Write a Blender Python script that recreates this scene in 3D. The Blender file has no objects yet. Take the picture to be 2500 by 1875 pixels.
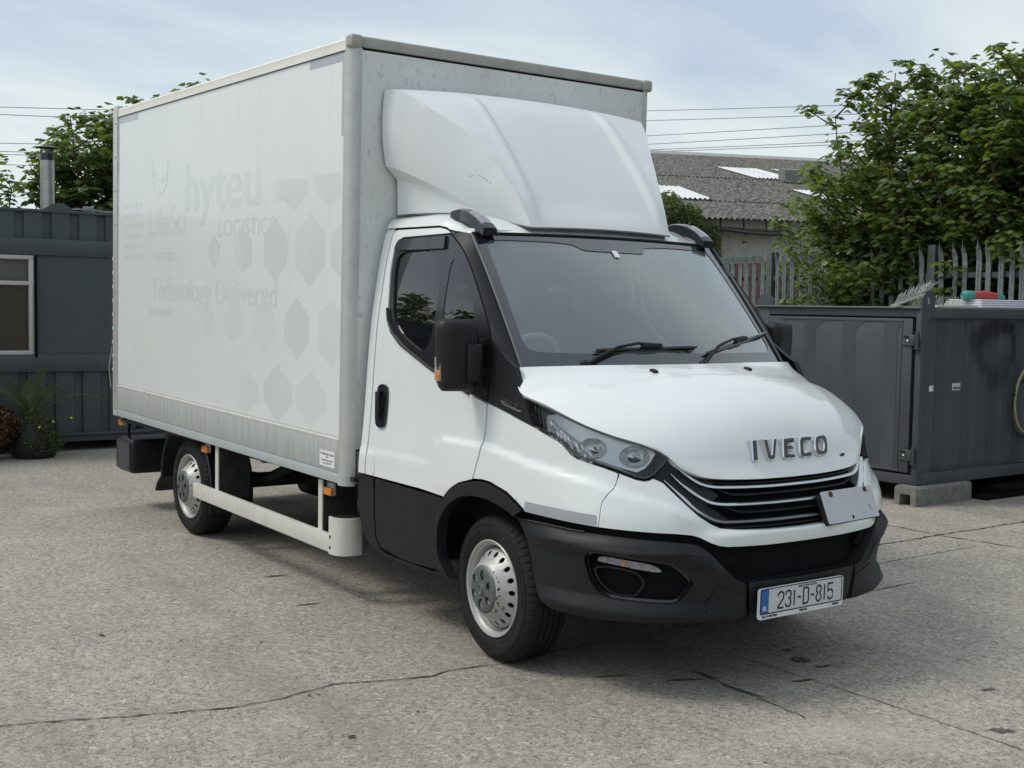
import bpy, bmesh, math, random
import numpy as np
from mathutils import Vector, Matrix, geometry
random.seed(7)
SC = bpy.context.scene
COL = SC.collection
R = math.radians
PI = math.pi
# ------------------------------------------------------------ camera
CAM_POS = (4.6858, -4.2398, 1.6695)
yaw, pitch, roll, FPX = 2.5191, -0.0632, 0.0166, 3022.0
fw = Vector((math.cos(yaw)*math.cos(pitch), math.sin(yaw)*math.cos(pitch), math.sin(pitch)))
rt = Vector((math.sin(yaw), -math.cos(yaw), 0)); up = rt.cross(fw)
r2 = rt*math.cos(roll)+up*math.sin(roll); u2 = -rt*math.sin(roll)+up*math.cos(roll)
cd = bpy.data.cameras.new("camera"); cam = bpy.data.objects.new("camera", cd); COL.objects.link(cam)
cam.matrix_world = Matrix(((r2.x, u2.x, -fw.x, CAM_POS[0]), (r2.y, u2.y, -fw.y, CAM_POS[1]), (r2.z, u2.z, -fw.z, CAM_POS[2]), (0, 0, 0, 1)))
cd.sensor_width = 36.0; cd.lens = FPX/2500*36; cd.clip_end = 2000; cd.clip_start = 0.05
SC.camera = cam
# ------------------------------------------------------------ world and sun
SUN_DIR = Vector((-0.42, -0.66, 1.0)).normalized()      # towards the sun
SUN_EL = math.asin(SUN_DIR.z); SUN_AZ = math.atan2(SUN_DIR.x, SUN_DIR.y)
w = bpy.data.worlds.new("World"); SC.world = w; w.use_nodes = True
nt = w.node_tree; nt.nodes.clear(); N = nt.nodes.new; Lk = nt.links.new
out = N('ShaderNodeOutputWorld'); bg = N('ShaderNodeBackground'); bg.inputs['Strength'].default_value = 0.1
sky = N('ShaderNodeTexSky'); sky.sky_type = 'NISHITA'; sky.sun_disc = False
sky.sun_elevation = SUN_EL; sky.sun_rotation = SUN_AZ; sky.dust_density = 2.0; sky.altitude = 20
tc = N('ShaderNodeTexCoord'); sep = N('ShaderNodeSeparateXYZ'); Lk(tc.outputs['Generated'], sep.inputs[0])
def wm(op, a, b=None, c=None):
    n = N('ShaderNodeMath'); n.operation = op
    for i, v in enumerate((a, b, c)):
        if v is None: continue
        if isinstance(v, (int, float)): n.inputs[i].default_value = v
        else: Lk(v, n.inputs[i])
    return n.outputs[0]
zz = wm('MAXIMUM', sep.outputs[2], 0.0)
den = wm('ADD', zz, 0.22)
cx = wm('DIVIDE', sep.outputs[0], den); cy = wm('DIVIDE', sep.outputs[1], den)
comb = N('ShaderNodeCombineXYZ'); Lk(cx, comb.inputs[0]); Lk(cy, comb.inputs[1])
mp = N('ShaderNodeMapping'); mp.inputs['Rotation'].default_value = (0, 0, R(50)); mp.inputs['Scale'].default_value = (1.0, 0.45, 1)
mp.inputs['Location'].default_value = (0.35, 0.6, 0)
Lk(comb.outputs[0], mp.inputs[0])
n1 = N('ShaderNodeTexNoise'); n1.inputs['Scale'].default_value = 1.5; n1.inputs['Detail'].default_value = 9; n1.inputs['Roughness'].default_value = 0.5; n1.inputs['Distortion'].default_value = 0.35
Lk(mp.outputs[0], n1.inputs['Vector'])
cr = N('ShaderNodeValToRGB'); cr.color_ramp.elements[0].position = 0.40; cr.color_ramp.elements[1].position = 0.60
Lk(n1.outputs[0], cr.inputs[0])
# glow of the veiled sun
dotn = N('ShaderNodeVectorMath'); dotn.operation = 'DOT_PRODUCT'; Lk(tc.outputs['Generated'], dotn.inputs[0]); dotn.inputs[1].default_value = SUN_DIR
glow = wm('POWER', wm('MAXIMUM', dotn.outputs['Value'], 0.0), 3.0)
cloud = N('ShaderNodeMix'); cloud.data_type = 'RGBA'
cloud.inputs['A'].default_value = (4.5, 5.35, 6.5, 1); cloud.inputs['B'].default_value = (6.7, 7.35, 7.4, 1)
Lk(cr.outputs[0], cloud.inputs['Factor'])
gl = N('ShaderNodeMix'); gl.data_type = 'RGBA'; gl.blend_type = 'ADD'; gl.inputs['B'].default_value = (2.6, 2.3, 1.8, 1)
Lk(glow, gl.inputs['Factor']); Lk(cloud.outputs['Result'], gl.inputs['A'])
mx = N('ShaderNodeMix'); mx.data_type = 'RGBA'; mx.inputs['Factor'].default_value = 0.88
Lk(sky.outputs[0], mx.inputs['A']); Lk(gl.outputs['Result'], mx.inputs['B'])
Lk(mx.outputs['Result'], bg.inputs['Color']); Lk(bg.outputs[0], out.inputs['Surface'])
sl = bpy.data.lights.new("sun", 'SUN'); so = bpy.data.objects.new("sun", sl); COL.objects.link(so)
sl.energy = 1.35; sl.angle = R(17); sl.color = (1.0, 0.95, 0.88)
so.rotation_euler = SUN_DIR.to_track_quat('Z', 'Y').to_euler()
SC.view_settings.view_transform = 'Standard'; SC.view_settings.look = 'None'
SC.view_settings.exposure = 0.27; SC.view_settings.gamma = 1.0; SC.view_settings.use_curve_mapping = False
# ------------------------------------------------------------ materials
def mat(name, col, rough=0.5, metal=0.0, var=None, bump=None, coat=0.0, spec=0.5, trans=0.0, emit=None, rvar=0.0, var2=None):
    """var=(scale, amount, colour2[, detail, lo, hi]) mottling; bump=(scale, strength, distance)"""
    m = bpy.data.materials.new(name); m.use_nodes = True; t = m.node_tree; b = t.nodes['Principled BSDF']
    b.inputs['Base Color'].default_value = (*col, 1); b.inputs['Roughness'].default_value = rough; b.inputs['Metallic'].default_value = metal
    b.inputs['Coat Weight'].default_value = coat; b.inputs['Coat Roughness'].default_value = 0.05; b.inputs['Specular IOR Level'].default_value = spec
    if trans: b.inputs['Transmission Weight'].default_value = trans
    g = t.nodes.new('ShaderNodeNewGeometry'); cur = None
    def noise(sc, det=6, ro=0.6):
        n = t.nodes.new('ShaderNodeTexNoise'); n.inputs['Scale'].default_value = sc; n.inputs['Detail'].default_value = det; n.inputs['Roughness'].default_value = ro
        t.links.new(g.outputs['Position'], n.inputs['Vector']); return n
    for v in (var, var2):
        if not v: continue
        n = noise(v[0], v[3] if len(v) > 3 else 6); r = t.nodes.new('ShaderNodeMapRange')
        r.inputs['From Min'].default_value = v[4] if len(v) > 4 else 0.4; r.inputs['From Max'].default_value = v[5] if len(v) > 5 else 0.65
        r.inputs['To Max'].default_value = v[1]
        t.links.new(n.outputs[0], r.inputs[0]); mxx = t.nodes.new('ShaderNodeMix'); mxx.data_type = 'RGBA'
        if cur is None: mxx.inputs['A'].default_value = (*col, 1)
        else: t.links.new(cur, mxx.inputs['A'])
        mxx.inputs['B'].default_value = (*v[2], 1); t.links.new(r.outputs[0], mxx.inputs['Factor']); cur = mxx.outputs['Result']
        if rvar and v is var:
            rr = t.nodes.new('ShaderNodeMapRange'); rr.inputs['From Min'].default_value = 0.3; rr.inputs['From Max'].default_value = 0.7
            rr.inputs['To Min'].default_value = rough; rr.inputs['To Max'].default_value = rough+rvar
            t.links.new(n.outputs[0], rr.inputs[0]); t.links.new(rr.outputs[0], b.inputs['Roughness'])
    if cur is not None: t.links.new(cur, b.inputs['Base Color'])
    if bump:
        n = noise(bump[0], 5); bp = t.nodes.new('ShaderNodeBump'); bp.inputs['Strength'].default_value = bump[1]; bp.inputs['Distance'].default_value = bump[2]
        t.links.new(n.outputs[0], bp.inputs['Height']); t.links.new(bp.outputs[0], b.inputs['Normal'])
    return m
def glass(name, tint, refl=1.0, ior=1.5, rough=0.0, dust_sheen=0.0):
    m = bpy.data.materials.new(name); m.use_nodes = True; t = m.node_tree; t.nodes.clear()
    o = t.nodes.new('ShaderNodeOutputMaterial'); tr = t.nodes.new('ShaderNodeBsdfTransparent'); tr.inputs[0].default_value = (*tint, 1)
    gl = t.nodes.new('ShaderNodeBsdfGlossy'); gl.inputs['Roughness'].default_value = rough; gl.inputs[0].default_value = (1, 1, 1, 1)
    f = t.nodes.new('ShaderNodeFresnel'); f.inputs[0].default_value = ior; mu = t.nodes.new('ShaderNodeMath'); mu.operation = 'MULTIPLY'; mu.use_clamp = True; mu.inputs[1].default_value = refl
    mi = t.nodes.new('ShaderNodeMixShader'); t.links.new(f.outputs[0], mu.inputs[0]); t.links.new(mu.outputs[0], mi.inputs[0])
    t.links.new(tr.outputs[0], mi.inputs[1]); t.links.new(gl.outputs[0], mi.inputs[2]); t.links.new(mi.outputs[0], o.inputs[0])
    if dust_sheen:
        df = t.nodes.new('ShaderNodeBsdfDiffuse'); df.inputs[0].default_value = (.50, .61, .61, 1); m2 = t.nodes.new('ShaderNodeMixShader'); m2.inputs[0].default_value = dust_sheen  # dusty film tinted teal, paints a pale sky sheen over the glass
        t.links.new(mi.outputs[0], m2.inputs[1]); t.links.new(df.outputs[0], m2.inputs[2]); t.links.new(m2.outputs[0], o.inputs[0])
    return m
M = dict(
 paint=mat('white_paint', (.775, .805, .795), .36, coat=.7, var=(2.2, .35, (.68, .71, .695), 9), var2=(60, .18, (.42, .41, .36), 10, .64, .78)),
 fairing=mat('fairing_gelcoat', (.74, .765, .765), .42, coat=.15, var=(3, .3, (.70, .71, .70), 8), var2=(25, .15, (.55, .54, .5), 8, .62, .75)),
 grp=mat('box_gelcoat', (.77, .80, .782), .26, coat=.25, var=(.8, .6, (.70, .74, .725), 6), var2=(9.1, .40, (.60, .615, .57), 12, .56, .78)),
 front=mat('box_front_grime', (.71, .72, .70), .45, var=(1.6, .5, (.55, .56, .53), 9, .40, .68), var2=(30, .5, (.28, .27, .24), 12, .57, .70)),
 alu=mat('aluminium', (.58, .59, .57), .42, .45, var=(10, .5, (.44, .44, .42), 8, .35, .7), rvar=.15),
 aludark=mat('weathered_aluminium', (.42, .41, .38), .6, .25, var=(14, .5, (.28, .27, .24), 10, .40, .70)),
 railc=mat('cream_top_rail', (.80, .78, .71), .4, .1, var=(9, .3, (.60, .57, .50), 9, .5, .7)), alucream=mat('cream_aluminium', (.66, .65, .59), .5, .1, var=(9, .45, (.50, .48, .42), 9, .45, .7)),
 galv=mat('galvanised_skirt', (.50, .52, .50), .5, .25, var=(13, .6, (.34, .36, .35), 10, .38, .66), rvar=.15),
 strip=mat('grey_sill_strip', (.46, .51, .51), .45, .1, var=(8, .3, (.36, .39, .39))),
 black=mat('black_plastic', (.010, .0112, .0125), .50, spec=.34, var=(7, .5, (.018, .019, .020), 9), bump=(260, .12, .001)),
 blackd=mat('deep_black', (.006, .0065, .007), .8, spec=.12),
 blackg=mat('gloss_black', (.018, .019, .022), .16, coat=.3),
 frit=mat('black_ceramic_border', (.020, .020, .024), .07, spec=1.0, coat=1.0),
 rubber=mat('tyre_rubber', (.012, .012, .013), .8, spec=.3, var=(40, .4, (.028, .027, .025), 8), bump=(90, .2, .002)),
 chrome=mat('chrome', (.72, .73, .75), .03, 1.0),
 satin=mat('satin_chrome', (.62, .65, .65), .28, 1.0),
 rim=mat('silver_wheel_paint', (.42, .42, .41), .45, .25, var=(26, .9, (.20, .12, .07), 10, .60, .70)),
 hub=mat('grey_hub_cover', (.115, .125, .13), .45, .2, var=(30, .6, (.10, .11, .11), 8)),
 refl=mat('lamp_reflector', (.92, .94, .95), .28, .4, var=(45, .6, (.35, .36, .38), 2)),
 bezel=mat('lamp_bezel_grey', (.60, .62, .64), .28, .5),
 bezeld=mat('lamp_housing_dark', (.045, .05, .055), .35),
 lens=glass('clear_lens', (.95, .97, .98), 1.0),
 wsg=glass('windscreen_glass', (.86, .93, .92), 3.5, 1.5, .005, .14),
 sideg=glass('side_glass', (.34, .40, .40), 1.6),
 lampl=mat('clear_lamp_glass', (.30, .31, .34), .12, .0, coat=1, var=(70, .9, (.12, .12, .14), 3)),
 amber=mat('amber_lens', (.80, .24, .015), .25, coat=.8, var=(70, .6, (.55, .13, .01), 4)),
 seat=mat('seat_cloth', (.05, .053, .057), .85), dash=mat('dashboard', (.34, .36, .355), .6), trim=mat('cab_trim', (.80, .82, .80), .8), visor=mat('sun_visor_grey', (.16, .17, .17), .8), seal=mat('seal_grey', (.10, .105, .11), .5),
 tape=mat('reflective_tape', (.40, .42, .46), .5, .1, var=(240, .5, (.30, .31, .34), 2)),
 ghost=mat('ghost_lettering', (.665, .70, .69), .26, coat=.25, var=(1.6, .75, (.735, .77, .755), 10, .46, .66)), ghost2=mat('ghost_lettering_fainter', (.70, .735, .725), .26, coat=.25, var=(1.6, .75, (.742, .777, .762), 10, .46, .66)),
 ghost3=mat('ghost_letters', (.685, .72, .71), .26, coat=.25, var=(1.6, .5, (.735, .77, .755), 10, .46, .66)),
 plate=mat('plate_white', (.62, .63, .63), .4), blue=mat('plate_blue', (.02, .13, .42), .4), ink=mat('ink_black', (.010, .010, .018), .5), white=mat('plain_white', (.78, .78, .78), .5), blank=mat('blank_board', (.55, .56, .58), .45, var=(16, .4, (.45, .46, .47), 8)),
 rust=mat('rust_brown', (.10, .035, .02), .8), chassis=mat('chassis_black', (.016, .017, .018), .65, var=(12, .5, (.05, .045, .04), 8)),
 cabin=mat('cabin_grey_paint', (.068, .082, .087), .45, var=(1.1, .6, (.048, .060, .066), 9), var2=(9.1, .35, (.12, .115, .105), 12, .58, .75), bump=(5, .15, .004)),
 cont=mat('container_grey_paint', (.074, .084, .095), .48, var=(1.6, .6, (.046, .055, .066), 9), var2=(9.1, .5, (.13, .10, .08), 12, .60, .74), bump=(6, .2, .004)),
 pvc=mat('white_window_frame', (.50, .49, .46), .5), blind=mat('brown_blind', (.17, .145, .115), .8, var=(4, .3, (.13, .11, .09))),
 winglass=glass('cabin_window_glass', (.75, .75, .72), 1.2),
 stain=mat('stainless_flue', (.42, .41, .40), .28, .9, var=(8, .6, (.28, .27, .26), 6)),
 concrete=mat('concrete_block', (.23, .225, .21), .9, var=(14, .7, (.13, .13, .12), 10), bump=(40, .5, .006)),
 render=mat('roughcast_render', (.36, .35, .315), .95, var=(7, .6, (.25, .245, .22), 10), bump=(22, .9, .03)),
 acsheet=mat('lichened_cement_sheet', (.15, .142, .13), .95, var=(5, .95, (.055, .052, .047), 12, .46, .56), var2=(7, .8, (.30, .285, .25), 12, .56, .64), bump=(14, .7, .03)),
 skyl=mat('white_roof_sheet', (.70, .72, .73), .5, var=(5, .7, (.40, .39, .36), 12, .50, .66)),
 galvf=mat('galvanised_pale', (.27, .30, .30), .5, .5, var=(22, .7, (.15, .17, .17), 8)),
 galvd=mat('fence_steel_dark', (.085, .10, .10), .55, .3, var=(12, .5, (.05, .06, .06))),
 maroon=mat('maroon_sheet', (.055, .022, .020), .6, var=(5, .6, (.10, .055, .05), 6)), green=mat('green_rail', (.07, .13, .09), .6), timber=mat('weathered_timber', (.20, .19, .17), .9),
 bark=mat('bark', (.060, .048, .036), .9, var=(15, .6, (.03, .025, .02))), twig=mat('red_brown_twig', (.07, .032, .022), .8),
 wire=mat('cable_grey', (.16, .17, .19), .6), spike=mat('spike_wire', (.42, .42, .39), .4, .4), cream=mat('cream_strip', (.66, .62, .48), .6),
 cloth=mat('lavender_white_cloth', (.62, .61, .68), .8), red=mat('red_fabric', (.50, .07, .07), .7), teal=mat('teal_fabric', (.06, .30, .25), .7),
 hose=mat('pale_yellow_hose', (.36, .30, .16), .5), pot=mat('black_pot', (.012, .013, .016), .45), crack=mat('crack_dark', (.055, .050, .043), 1.0),
 oil=mat('oil_stain', (.085, .080, .072), .55, var=(30, .8, (.12, .11, .10), 9, .45, .6)), flower=mat('yellow_flower', (.55, .55, .03), .7),
)
for k_ in ('grp', 'cont', 'cabin', 'galv', 'front'):      # rain streaks: stretch the finest mottling downwards
    t_ = M[k_].node_tree
    for n_ in [q for q in t_.nodes if q.type == 'TEX_NOISE' and abs(q.inputs['Scale'].default_value-(9.1 if k_ not in ('galv', 'front') else 13 if k_ == 'galv' else 30)) < .01]:
        l_ = n_.inputs['Vector'].links[0]; src_ = l_.from_socket; mp_ = t_.nodes.new('ShaderNodeMapping'); mp_.inputs['Scale'].default_value = (1.6, 1.6, .16) if k_ != 'front' else (1, 1, .6)
        t_.links.new(src_, mp_.inputs[0]); t_.links.new(mp_.outputs[0], n_.inputs['Vector'])
def leafmat(name, c1, c2, tr=.35, rough=.45):
    m = bpy.data.materials.new(name); m.use_nodes = True; t = m.node_tree; b = t.nodes['Principled BSDF']; b.inputs['Roughness'].default_value = rough
    a = t.nodes.new('ShaderNodeAttribute'); a.attribute_name = 'tint'; mi = t.nodes.new('ShaderNodeMix'); mi.data_type = 'RGBA'
    oi = t.nodes.new('ShaderNodeObjectInfo'); ad = t.nodes.new('ShaderNodeMath'); ad.operation = 'ADD'
    mi.inputs['A'].default_value = (*c1, 1); mi.inputs['B'].default_value = (*c2, 1)
    fr = t.nodes.new('ShaderNodeMath'); fr.operation = 'FRACT'; t.links.new(a.outputs['Fac'], ad.inputs[0]); t.links.new(oi.outputs['Random'], ad.inputs[1]); t.links.new(ad.outputs[0], fr.inputs[0])
    t.links.new(fr.outputs[0], mi.inputs['Factor']); t.links.new(mi.outputs['Result'], b.inputs['Base Color'])
    tl = t.nodes.new('ShaderNodeBsdfTranslucent'); hs = t.nodes.new('ShaderNodeMix'); hs.data_type = 'RGBA'; hs.blend_type = 'MULTIPLY'; hs.inputs['Factor'].default_value = 1
    t.links.new(mi.outputs['Result'], hs.inputs['A']); hs.inputs['B'].default_value = (2.6, 2.4, .7, 1); t.links.new(hs.outputs['Result'], tl.inputs[0])
    ms = t.nodes.new('ShaderNodeMixShader'); ms.inputs[0].default_value = tr; o = t.nodes['Material Output']
    t.links.new(b.outputs[0], ms.inputs[1]); t.links.new(tl.outputs[0], ms.inputs[2]); t.links.new(ms.outputs[0], o.inputs[0]); return m
M['leaf'] = leafmat('sycamore_leaf', (.042, .080, .028), (.145, .20, .06), .38, .36)
M['leafb'] = leafmat('bush_leaf', (.05, .075, .03), (.10, .13, .05))
M['leafred'] = leafmat('red_brown_leaf', (.07, .030, .022), (.13, .06, .035), .2)
M['frond'] = leafmat('palm_frond', (.05, .085, .025), (.10, .13, .05), .2)
# ------------------------------------------------------------ mesh builder
class MB:
    def __init__(s): s.v = []; s.f = []; s.t = None; s.n = {}
    def add(s, vs, fs):
        o = len(s.v); s.v += [tuple(a) for a in vs]; s.f += [tuple(i+o for i in f) for f in fs]; return s
    def box(s, x0, x1, y0, y1, z0, z1, bev=0, mtx=None, seg=2):
        if not bev:
            vs = [(x, y, z) for x in (x0, x1) for y in (y0, y1) for z in (z0, z1)]
            fs = [(0, 1, 3, 2), (4, 6, 7, 5), (0, 4, 5, 1), (2, 3, 7, 6), (0, 2, 6, 4), (1, 5, 7, 3)]
        else:
            bm = bmesh.new(); bmesh.ops.create_cube(bm, size=1)
            for q in bm.verts: q.co = Vector(((x0+x1)/2+q.co.x*(x1-x0), (y0+y1)/2+q.co.y*(y1-y0), (z0+z1)/2+q.co.z*(z1-z0)))
            bmesh.ops.bevel(bm, geom=bm.edges[:], offset=bev, segments=seg, profile=.5, affect='EDGES')
            bm.verts.index_update(); vs = [q.co.copy() for q in bm.verts]; fs = [[q.index for q in f.verts] for f in bm.faces]; bm.free()
        if mtx is not None: vs = [mtx @ Vector(q) for q in vs]
        return s.add(vs, fs)
    def tube(s, pts, r, seg=8, cap=True):
        pts = [Vector(q) for q in pts]; rr = r if isinstance(r, (list, tuple)) else [r]*len(pts); vs = []; fs = []
        nrm = None
        for i, q in enumerate(pts):
            d = (pts[min(i+1, len(pts)-1)]-pts[max(i-1, 0)]).normalized()
            if nrm is None: nrm = d.orthogonal().normalized()
            nrm = (nrm-d*nrm.dot(d)).normalized(); bn = d.cross(nrm)
            for k in range(seg):
                a = 2*PI*k/seg; vs.append(q+(nrm*math.cos(a)+bn*math.sin(a))*rr[i])
        for i in range(len(pts)-1):
            for k in range(seg): fs.append((i*seg+k, i*seg+(k+1) % seg, (i+1)*seg+(k+1) % seg, (i+1)*seg+k))
        if cap: fs += [tuple(reversed(range(seg))), tuple((len(pts)-1)*seg+k for k in range(seg))]
        return s.add(vs, fs)
    def lathe(s, prof, c, ax='y', seg=48, closed=False):
        """prof: (axial, radius) pairs"""
        vs = []; fs = []; n = len(prof)
        for k in range(seg):
            a = 2*PI*k/seg
            for (h, r) in prof:
                p_, q_ = r*math.cos(a), r*math.sin(a)
                vs.append((c[0]+p_, c[1]+h, c[2]+q_) if ax == 'y' else ((c[0]+h, c[1]+p_, c[2]+q_) if ax == 'x' else (c[0]+p_, c[1]+q_, c[2]+h)))
        for k in range(seg):
            k2 = (k+1) % seg
            for i in range(n-1): fs.append((k*n+i, k*n+i+1, k2*n+i+1, k2*n+i))
            if closed: fs.append((k*n+n-1, k*n, k2*n, k2*n+n-1))
        return s.add(vs, fs)
    def grid(s, f, nu, nv, u0=0, u1=1, v0=0, v1=1):
        vs = [f(u0+(u1-u0)*i/nu, v0+(v1-v0)*j/nv) for i in range(nu+1) for j in range(nv+1)]
        return s.add(vs, [(i*(nv+1)+j, (i+1)*(nv+1)+j, (i+1)*(nv+1)+j+1, i*(nv+1)+j+1) for i in range(nu) for j in range(nv)])
    def prism(s, poly, fn, d0, d1):
        """poly: 2D points; fn(a,b,d) -> 3D; solid between d0 and d1"""
        n = len(poly); vs = [fn(a, b, d0) for a, b in poly]+[fn(a, b, d1) for a, b in poly]
        tri = geometry.tessellate_polygon([[Vector((a, b, 0)) for a, b in poly]])
        fs = [tuple(t) for t in tri]+[tuple(n+i for i in reversed(t)) for t in tri]
        fs += [(i, i+n, (i+1) % n+n, (i+1) % n) for i in range(n)]
        return s.add(vs, fs)
    def mirrored(s):
        m = MB(); m.v = [(x, -y, z) for x, y, z in s.v]; m.f = [tuple(reversed(f)) for f in s.f]; m.t = s.t; m.n = {k: Vector((q.x, -q.y, q.z)) for k, q in s.n.items()}; return m
    def mesh(s, name, m, smooth=30):
        me = bpy.data.meshes.new(name); me.from_pydata(s.v, [], s.f); me.materials.append(m)
        if s.t is not None:
            at = me.attributes.new('tint', 'FLOAT', 'POINT'); at.data.foreach_set('value', s.t)
        if smooth: me.shade_smooth(); me.set_sharp_from_angle(angle=R(smooth))
        if s.n:
            LN = []
            for p in me.polygons:
                pn_ = p.normal.copy()
                for vi in p.vertices:
                    q = s.n.get(vi); LN.append(tuple(q) if q is not None and q.dot(pn_) > .3 else tuple(pn_))
            me.normals_split_custom_set(LN)
        me.update(); return me
    def build(s, name, m, parent=None, smooth=30, recalc=False):
        me = s.mesh(name, m, smooth)
        if recalc:
            bm = bmesh.new(); bm.from_mesh(me); bmesh.ops.recalc_face_normals(bm, faces=bm.faces[:]); bm.to_mesh(me); bm.free()
        o = bpy.data.objects.new(name, me); COL.objects.link(o)
        if parent is not None:
            o.parent = parent; mi = Matrix.Identity(4)
            q = parent
            while q is not None: mi = mi @ Matrix.Translation(-q.location); q = q.parent
            if parent.type == 'EMPTY': o.matrix_parent_inverse = Matrix.Translation(-parent.location)
        return o
def thing(name, label, cat, loc=(0, 0, 0), group=None):
    o = bpy.data.objects.new(name, None); COL.objects.link(o); o.location = loc; o.empty_display_size = .2
    return tag(o, label, cat, group)
def tag(o, label=None, cat=None, group=None, kind=None):
    if label: o['label'] = label
    if cat: o['category'] = cat
    if group: o['group'] = group
    if kind: o['kind'] = kind
    return o
def both(mb, name, m, parent, smooth=30):
    a = mb.build(name, m, parent, smooth); b = mb.mirrored().build(name, m, parent, smooth); return a, b
def lerp(a, b, t): return a+(b-a)*t
def sst(a, b, x):
    t = min(max((x-a)/(b-a), 0), 1); return t*t*(3-2*t)
def itp(tab, x):
    if x <= tab[0][0]: return tab[0][1]
    for i in range(len(tab)-1):
        if x <= tab[i+1][0]:
            t = (x-tab[i][0])/(tab[i+1][0]-tab[i][0]); t = t*t*(3-2*t)*.5+t*.5; return lerp(tab[i][1], tab[i+1][1], t)
    return tab[-1][1]
def pchip(xs, ys):
    n = len(xs); h = [xs[i+1]-xs[i] for i in range(n-1)]; d = [(ys[i+1]-ys[i])/h[i] for i in range(n-1)]; m = [d[0]]
    for i in range(1, n-1):
        m.append(0 if d[i-1]*d[i] <= 0 else 3*(h[i-1]+h[i])/((h[i]*2+h[i-1])/d[i-1]+(h[i]+2*h[i-1])/d[i]))
    m.append(d[-1])
    def f(x):
        x = min(max(x, xs[0]), xs[-1]); i = 0
        while i < n-2 and x > xs[i+1]: i += 1
        t = (x-xs[i])/h[i]
        return (1+2*t)*(1-t)**2*ys[i]+t*(1-t)**2*h[i]*m[i]+t*t*(3-2*t)*ys[i+1]+t*t*(t-1)*h[i]*m[i+1]
    return f
def chaikin(P, it=2, closed=True):
    for _ in range(it):
        Q = []; n = len(P)
        for i in range(n if closed else n-1):
            a, b = P[i], P[(i+1) % n]; Q += [tuple(lerp(a[k], b[k], .25) for k in range(len(a))), tuple(lerp(a[k], b[k], .75) for k in range(len(a)))]
        P = Q if closed else [P[0]]+Q+[P[-1]]
    return P
def area(P): return sum(P[i][0]*P[(i+1) % len(P)][1]-P[(i+1) % len(P)][0]*P[i][1] for i in range(len(P)))/2
def inset(P, d):
    s = 1 if area(P) > 0 else -1; n = len(P); Q = []
    for i in range(n):
        a, b, c = P[i-1], P[i], P[(i+1) % n]
        e1 = Vector((b[0]-a[0], b[1]-a[1])); e2 = Vector((c[0]-b[0], c[1]-b[1]))
        if e1.length < 1e-6 or e2.length < 1e-6: Q.append(b); continue
        e1.normalize(); e2.normalize(); n1 = Vector((-e1.y, e1.x))*s; n2 = Vector((-e2.y, e2.x))*s; nn = n1+n2
        if nn.length < .3: nn = n1
        nn.normalize(); k = d/max(nn.dot(n1), .5); Q.append((b[0]+nn.x*k, b[1]+nn.y*k))
    return Q
def inside(P, x, y):
    c = False; j = len(P)-1
    for i in range(len(P)):
        if (P[i][1] > y) != (P[j][1] > y) and x < (P[j][0]-P[i][0])*(y-P[i][1])/(P[j][1]-P[i][1])+P[i][0]: c = not c
        j = i
    return c
def panel(outline, fn, thick=.02, res=.03, holes=(), off=0.0, gap=.0032, norm=False):
    """closed 2D outline filled with a fine mesh and laid on the surface fn(u,v,offset); returns MB"""
    if gap: outline = inset(outline, gap)
    loops = [outline]+list(holes); V = []; E = []; bnd = []
    for L in loops:
        s0 = len(V); L2 = []
        for i in range(len(L)):
            a, b = L[i], L[(i+1) % len(L)]; d = math.hypot(b[0]-a[0], b[1]-a[1]); k = max(1, int(math.ceil(d/res)))
            for j in range(k): L2.append((lerp(a[0], b[0], j/k), lerp(a[1], b[1], j/k)))
        V += L2; n = len(L2); E += [(s0+i, s0+(i+1) % n) for i in range(n)]; bnd += L2
    xs = [q[0] for q in outline]; ys = [q[1] for q in outline]; B = np.array(bnd)
    x = math.floor(min(xs)/res)*res
    while x <= max(xs):
        y = math.floor(min(ys)/res)*res
        while y <= max(ys):
            if inside(outline, x, y) and not any(inside(h, x, y) for h in holes):
                if ((B[:, 0]-x)**2+(B[:, 1]-y)**2).min() > (res*.45)**2: V.append((x, y))
            y += res
        x += res
    vo, eo, fo, *_ = geometry.delaunay_2d_cdt([Vector(q) for q in V], E, [], 0, 1e-7)
    F = []
    for f in fo:
        cx_ = sum(vo[i].x for i in f)/len(f); cy_ = sum(vo[i].y for i in f)/len(f)
        if inside(outline, cx_, cy_) and not any(inside(h, cx_, cy_) for h in holes):
            ar = area([(vo[i].x, vo[i].y) for i in f])
            if abs(ar) < 1e-10: continue
            F.append(tuple(f) if ar > 0 else tuple(reversed(f)))
    mb = MB(); P0 = [fn(q.x, q.y, off) for q in vo]; mb.add(P0, F)
    if norm:
        h = .003
        for i, q in enumerate(vo):
            nn = (fn(q.x+h, q.y, off)-fn(q.x-h, q.y, off)).cross(fn(q.x, q.y+h, off)-fn(q.x, q.y-h, off))
            if nn.length > 0: mb.n[i] = nn.normalized()
    if thick:
        cnt = {}
        for f in F:
            for i in range(len(f)):
                a, b = f[i], f[(i+1) % len(f)]; cnt[(a, b)] = 1
        be = [(a, b) for (a, b) in cnt if (b, a) not in cnt]
        P1 = {i: fn(vo[i].x, vo[i].y, off-thick) for e in be for i in e}
        for a, b in be: mb.add([P0[a], P0[b], P1[b], P1[a]], [(3, 2, 1, 0)])
    return mb
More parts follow.
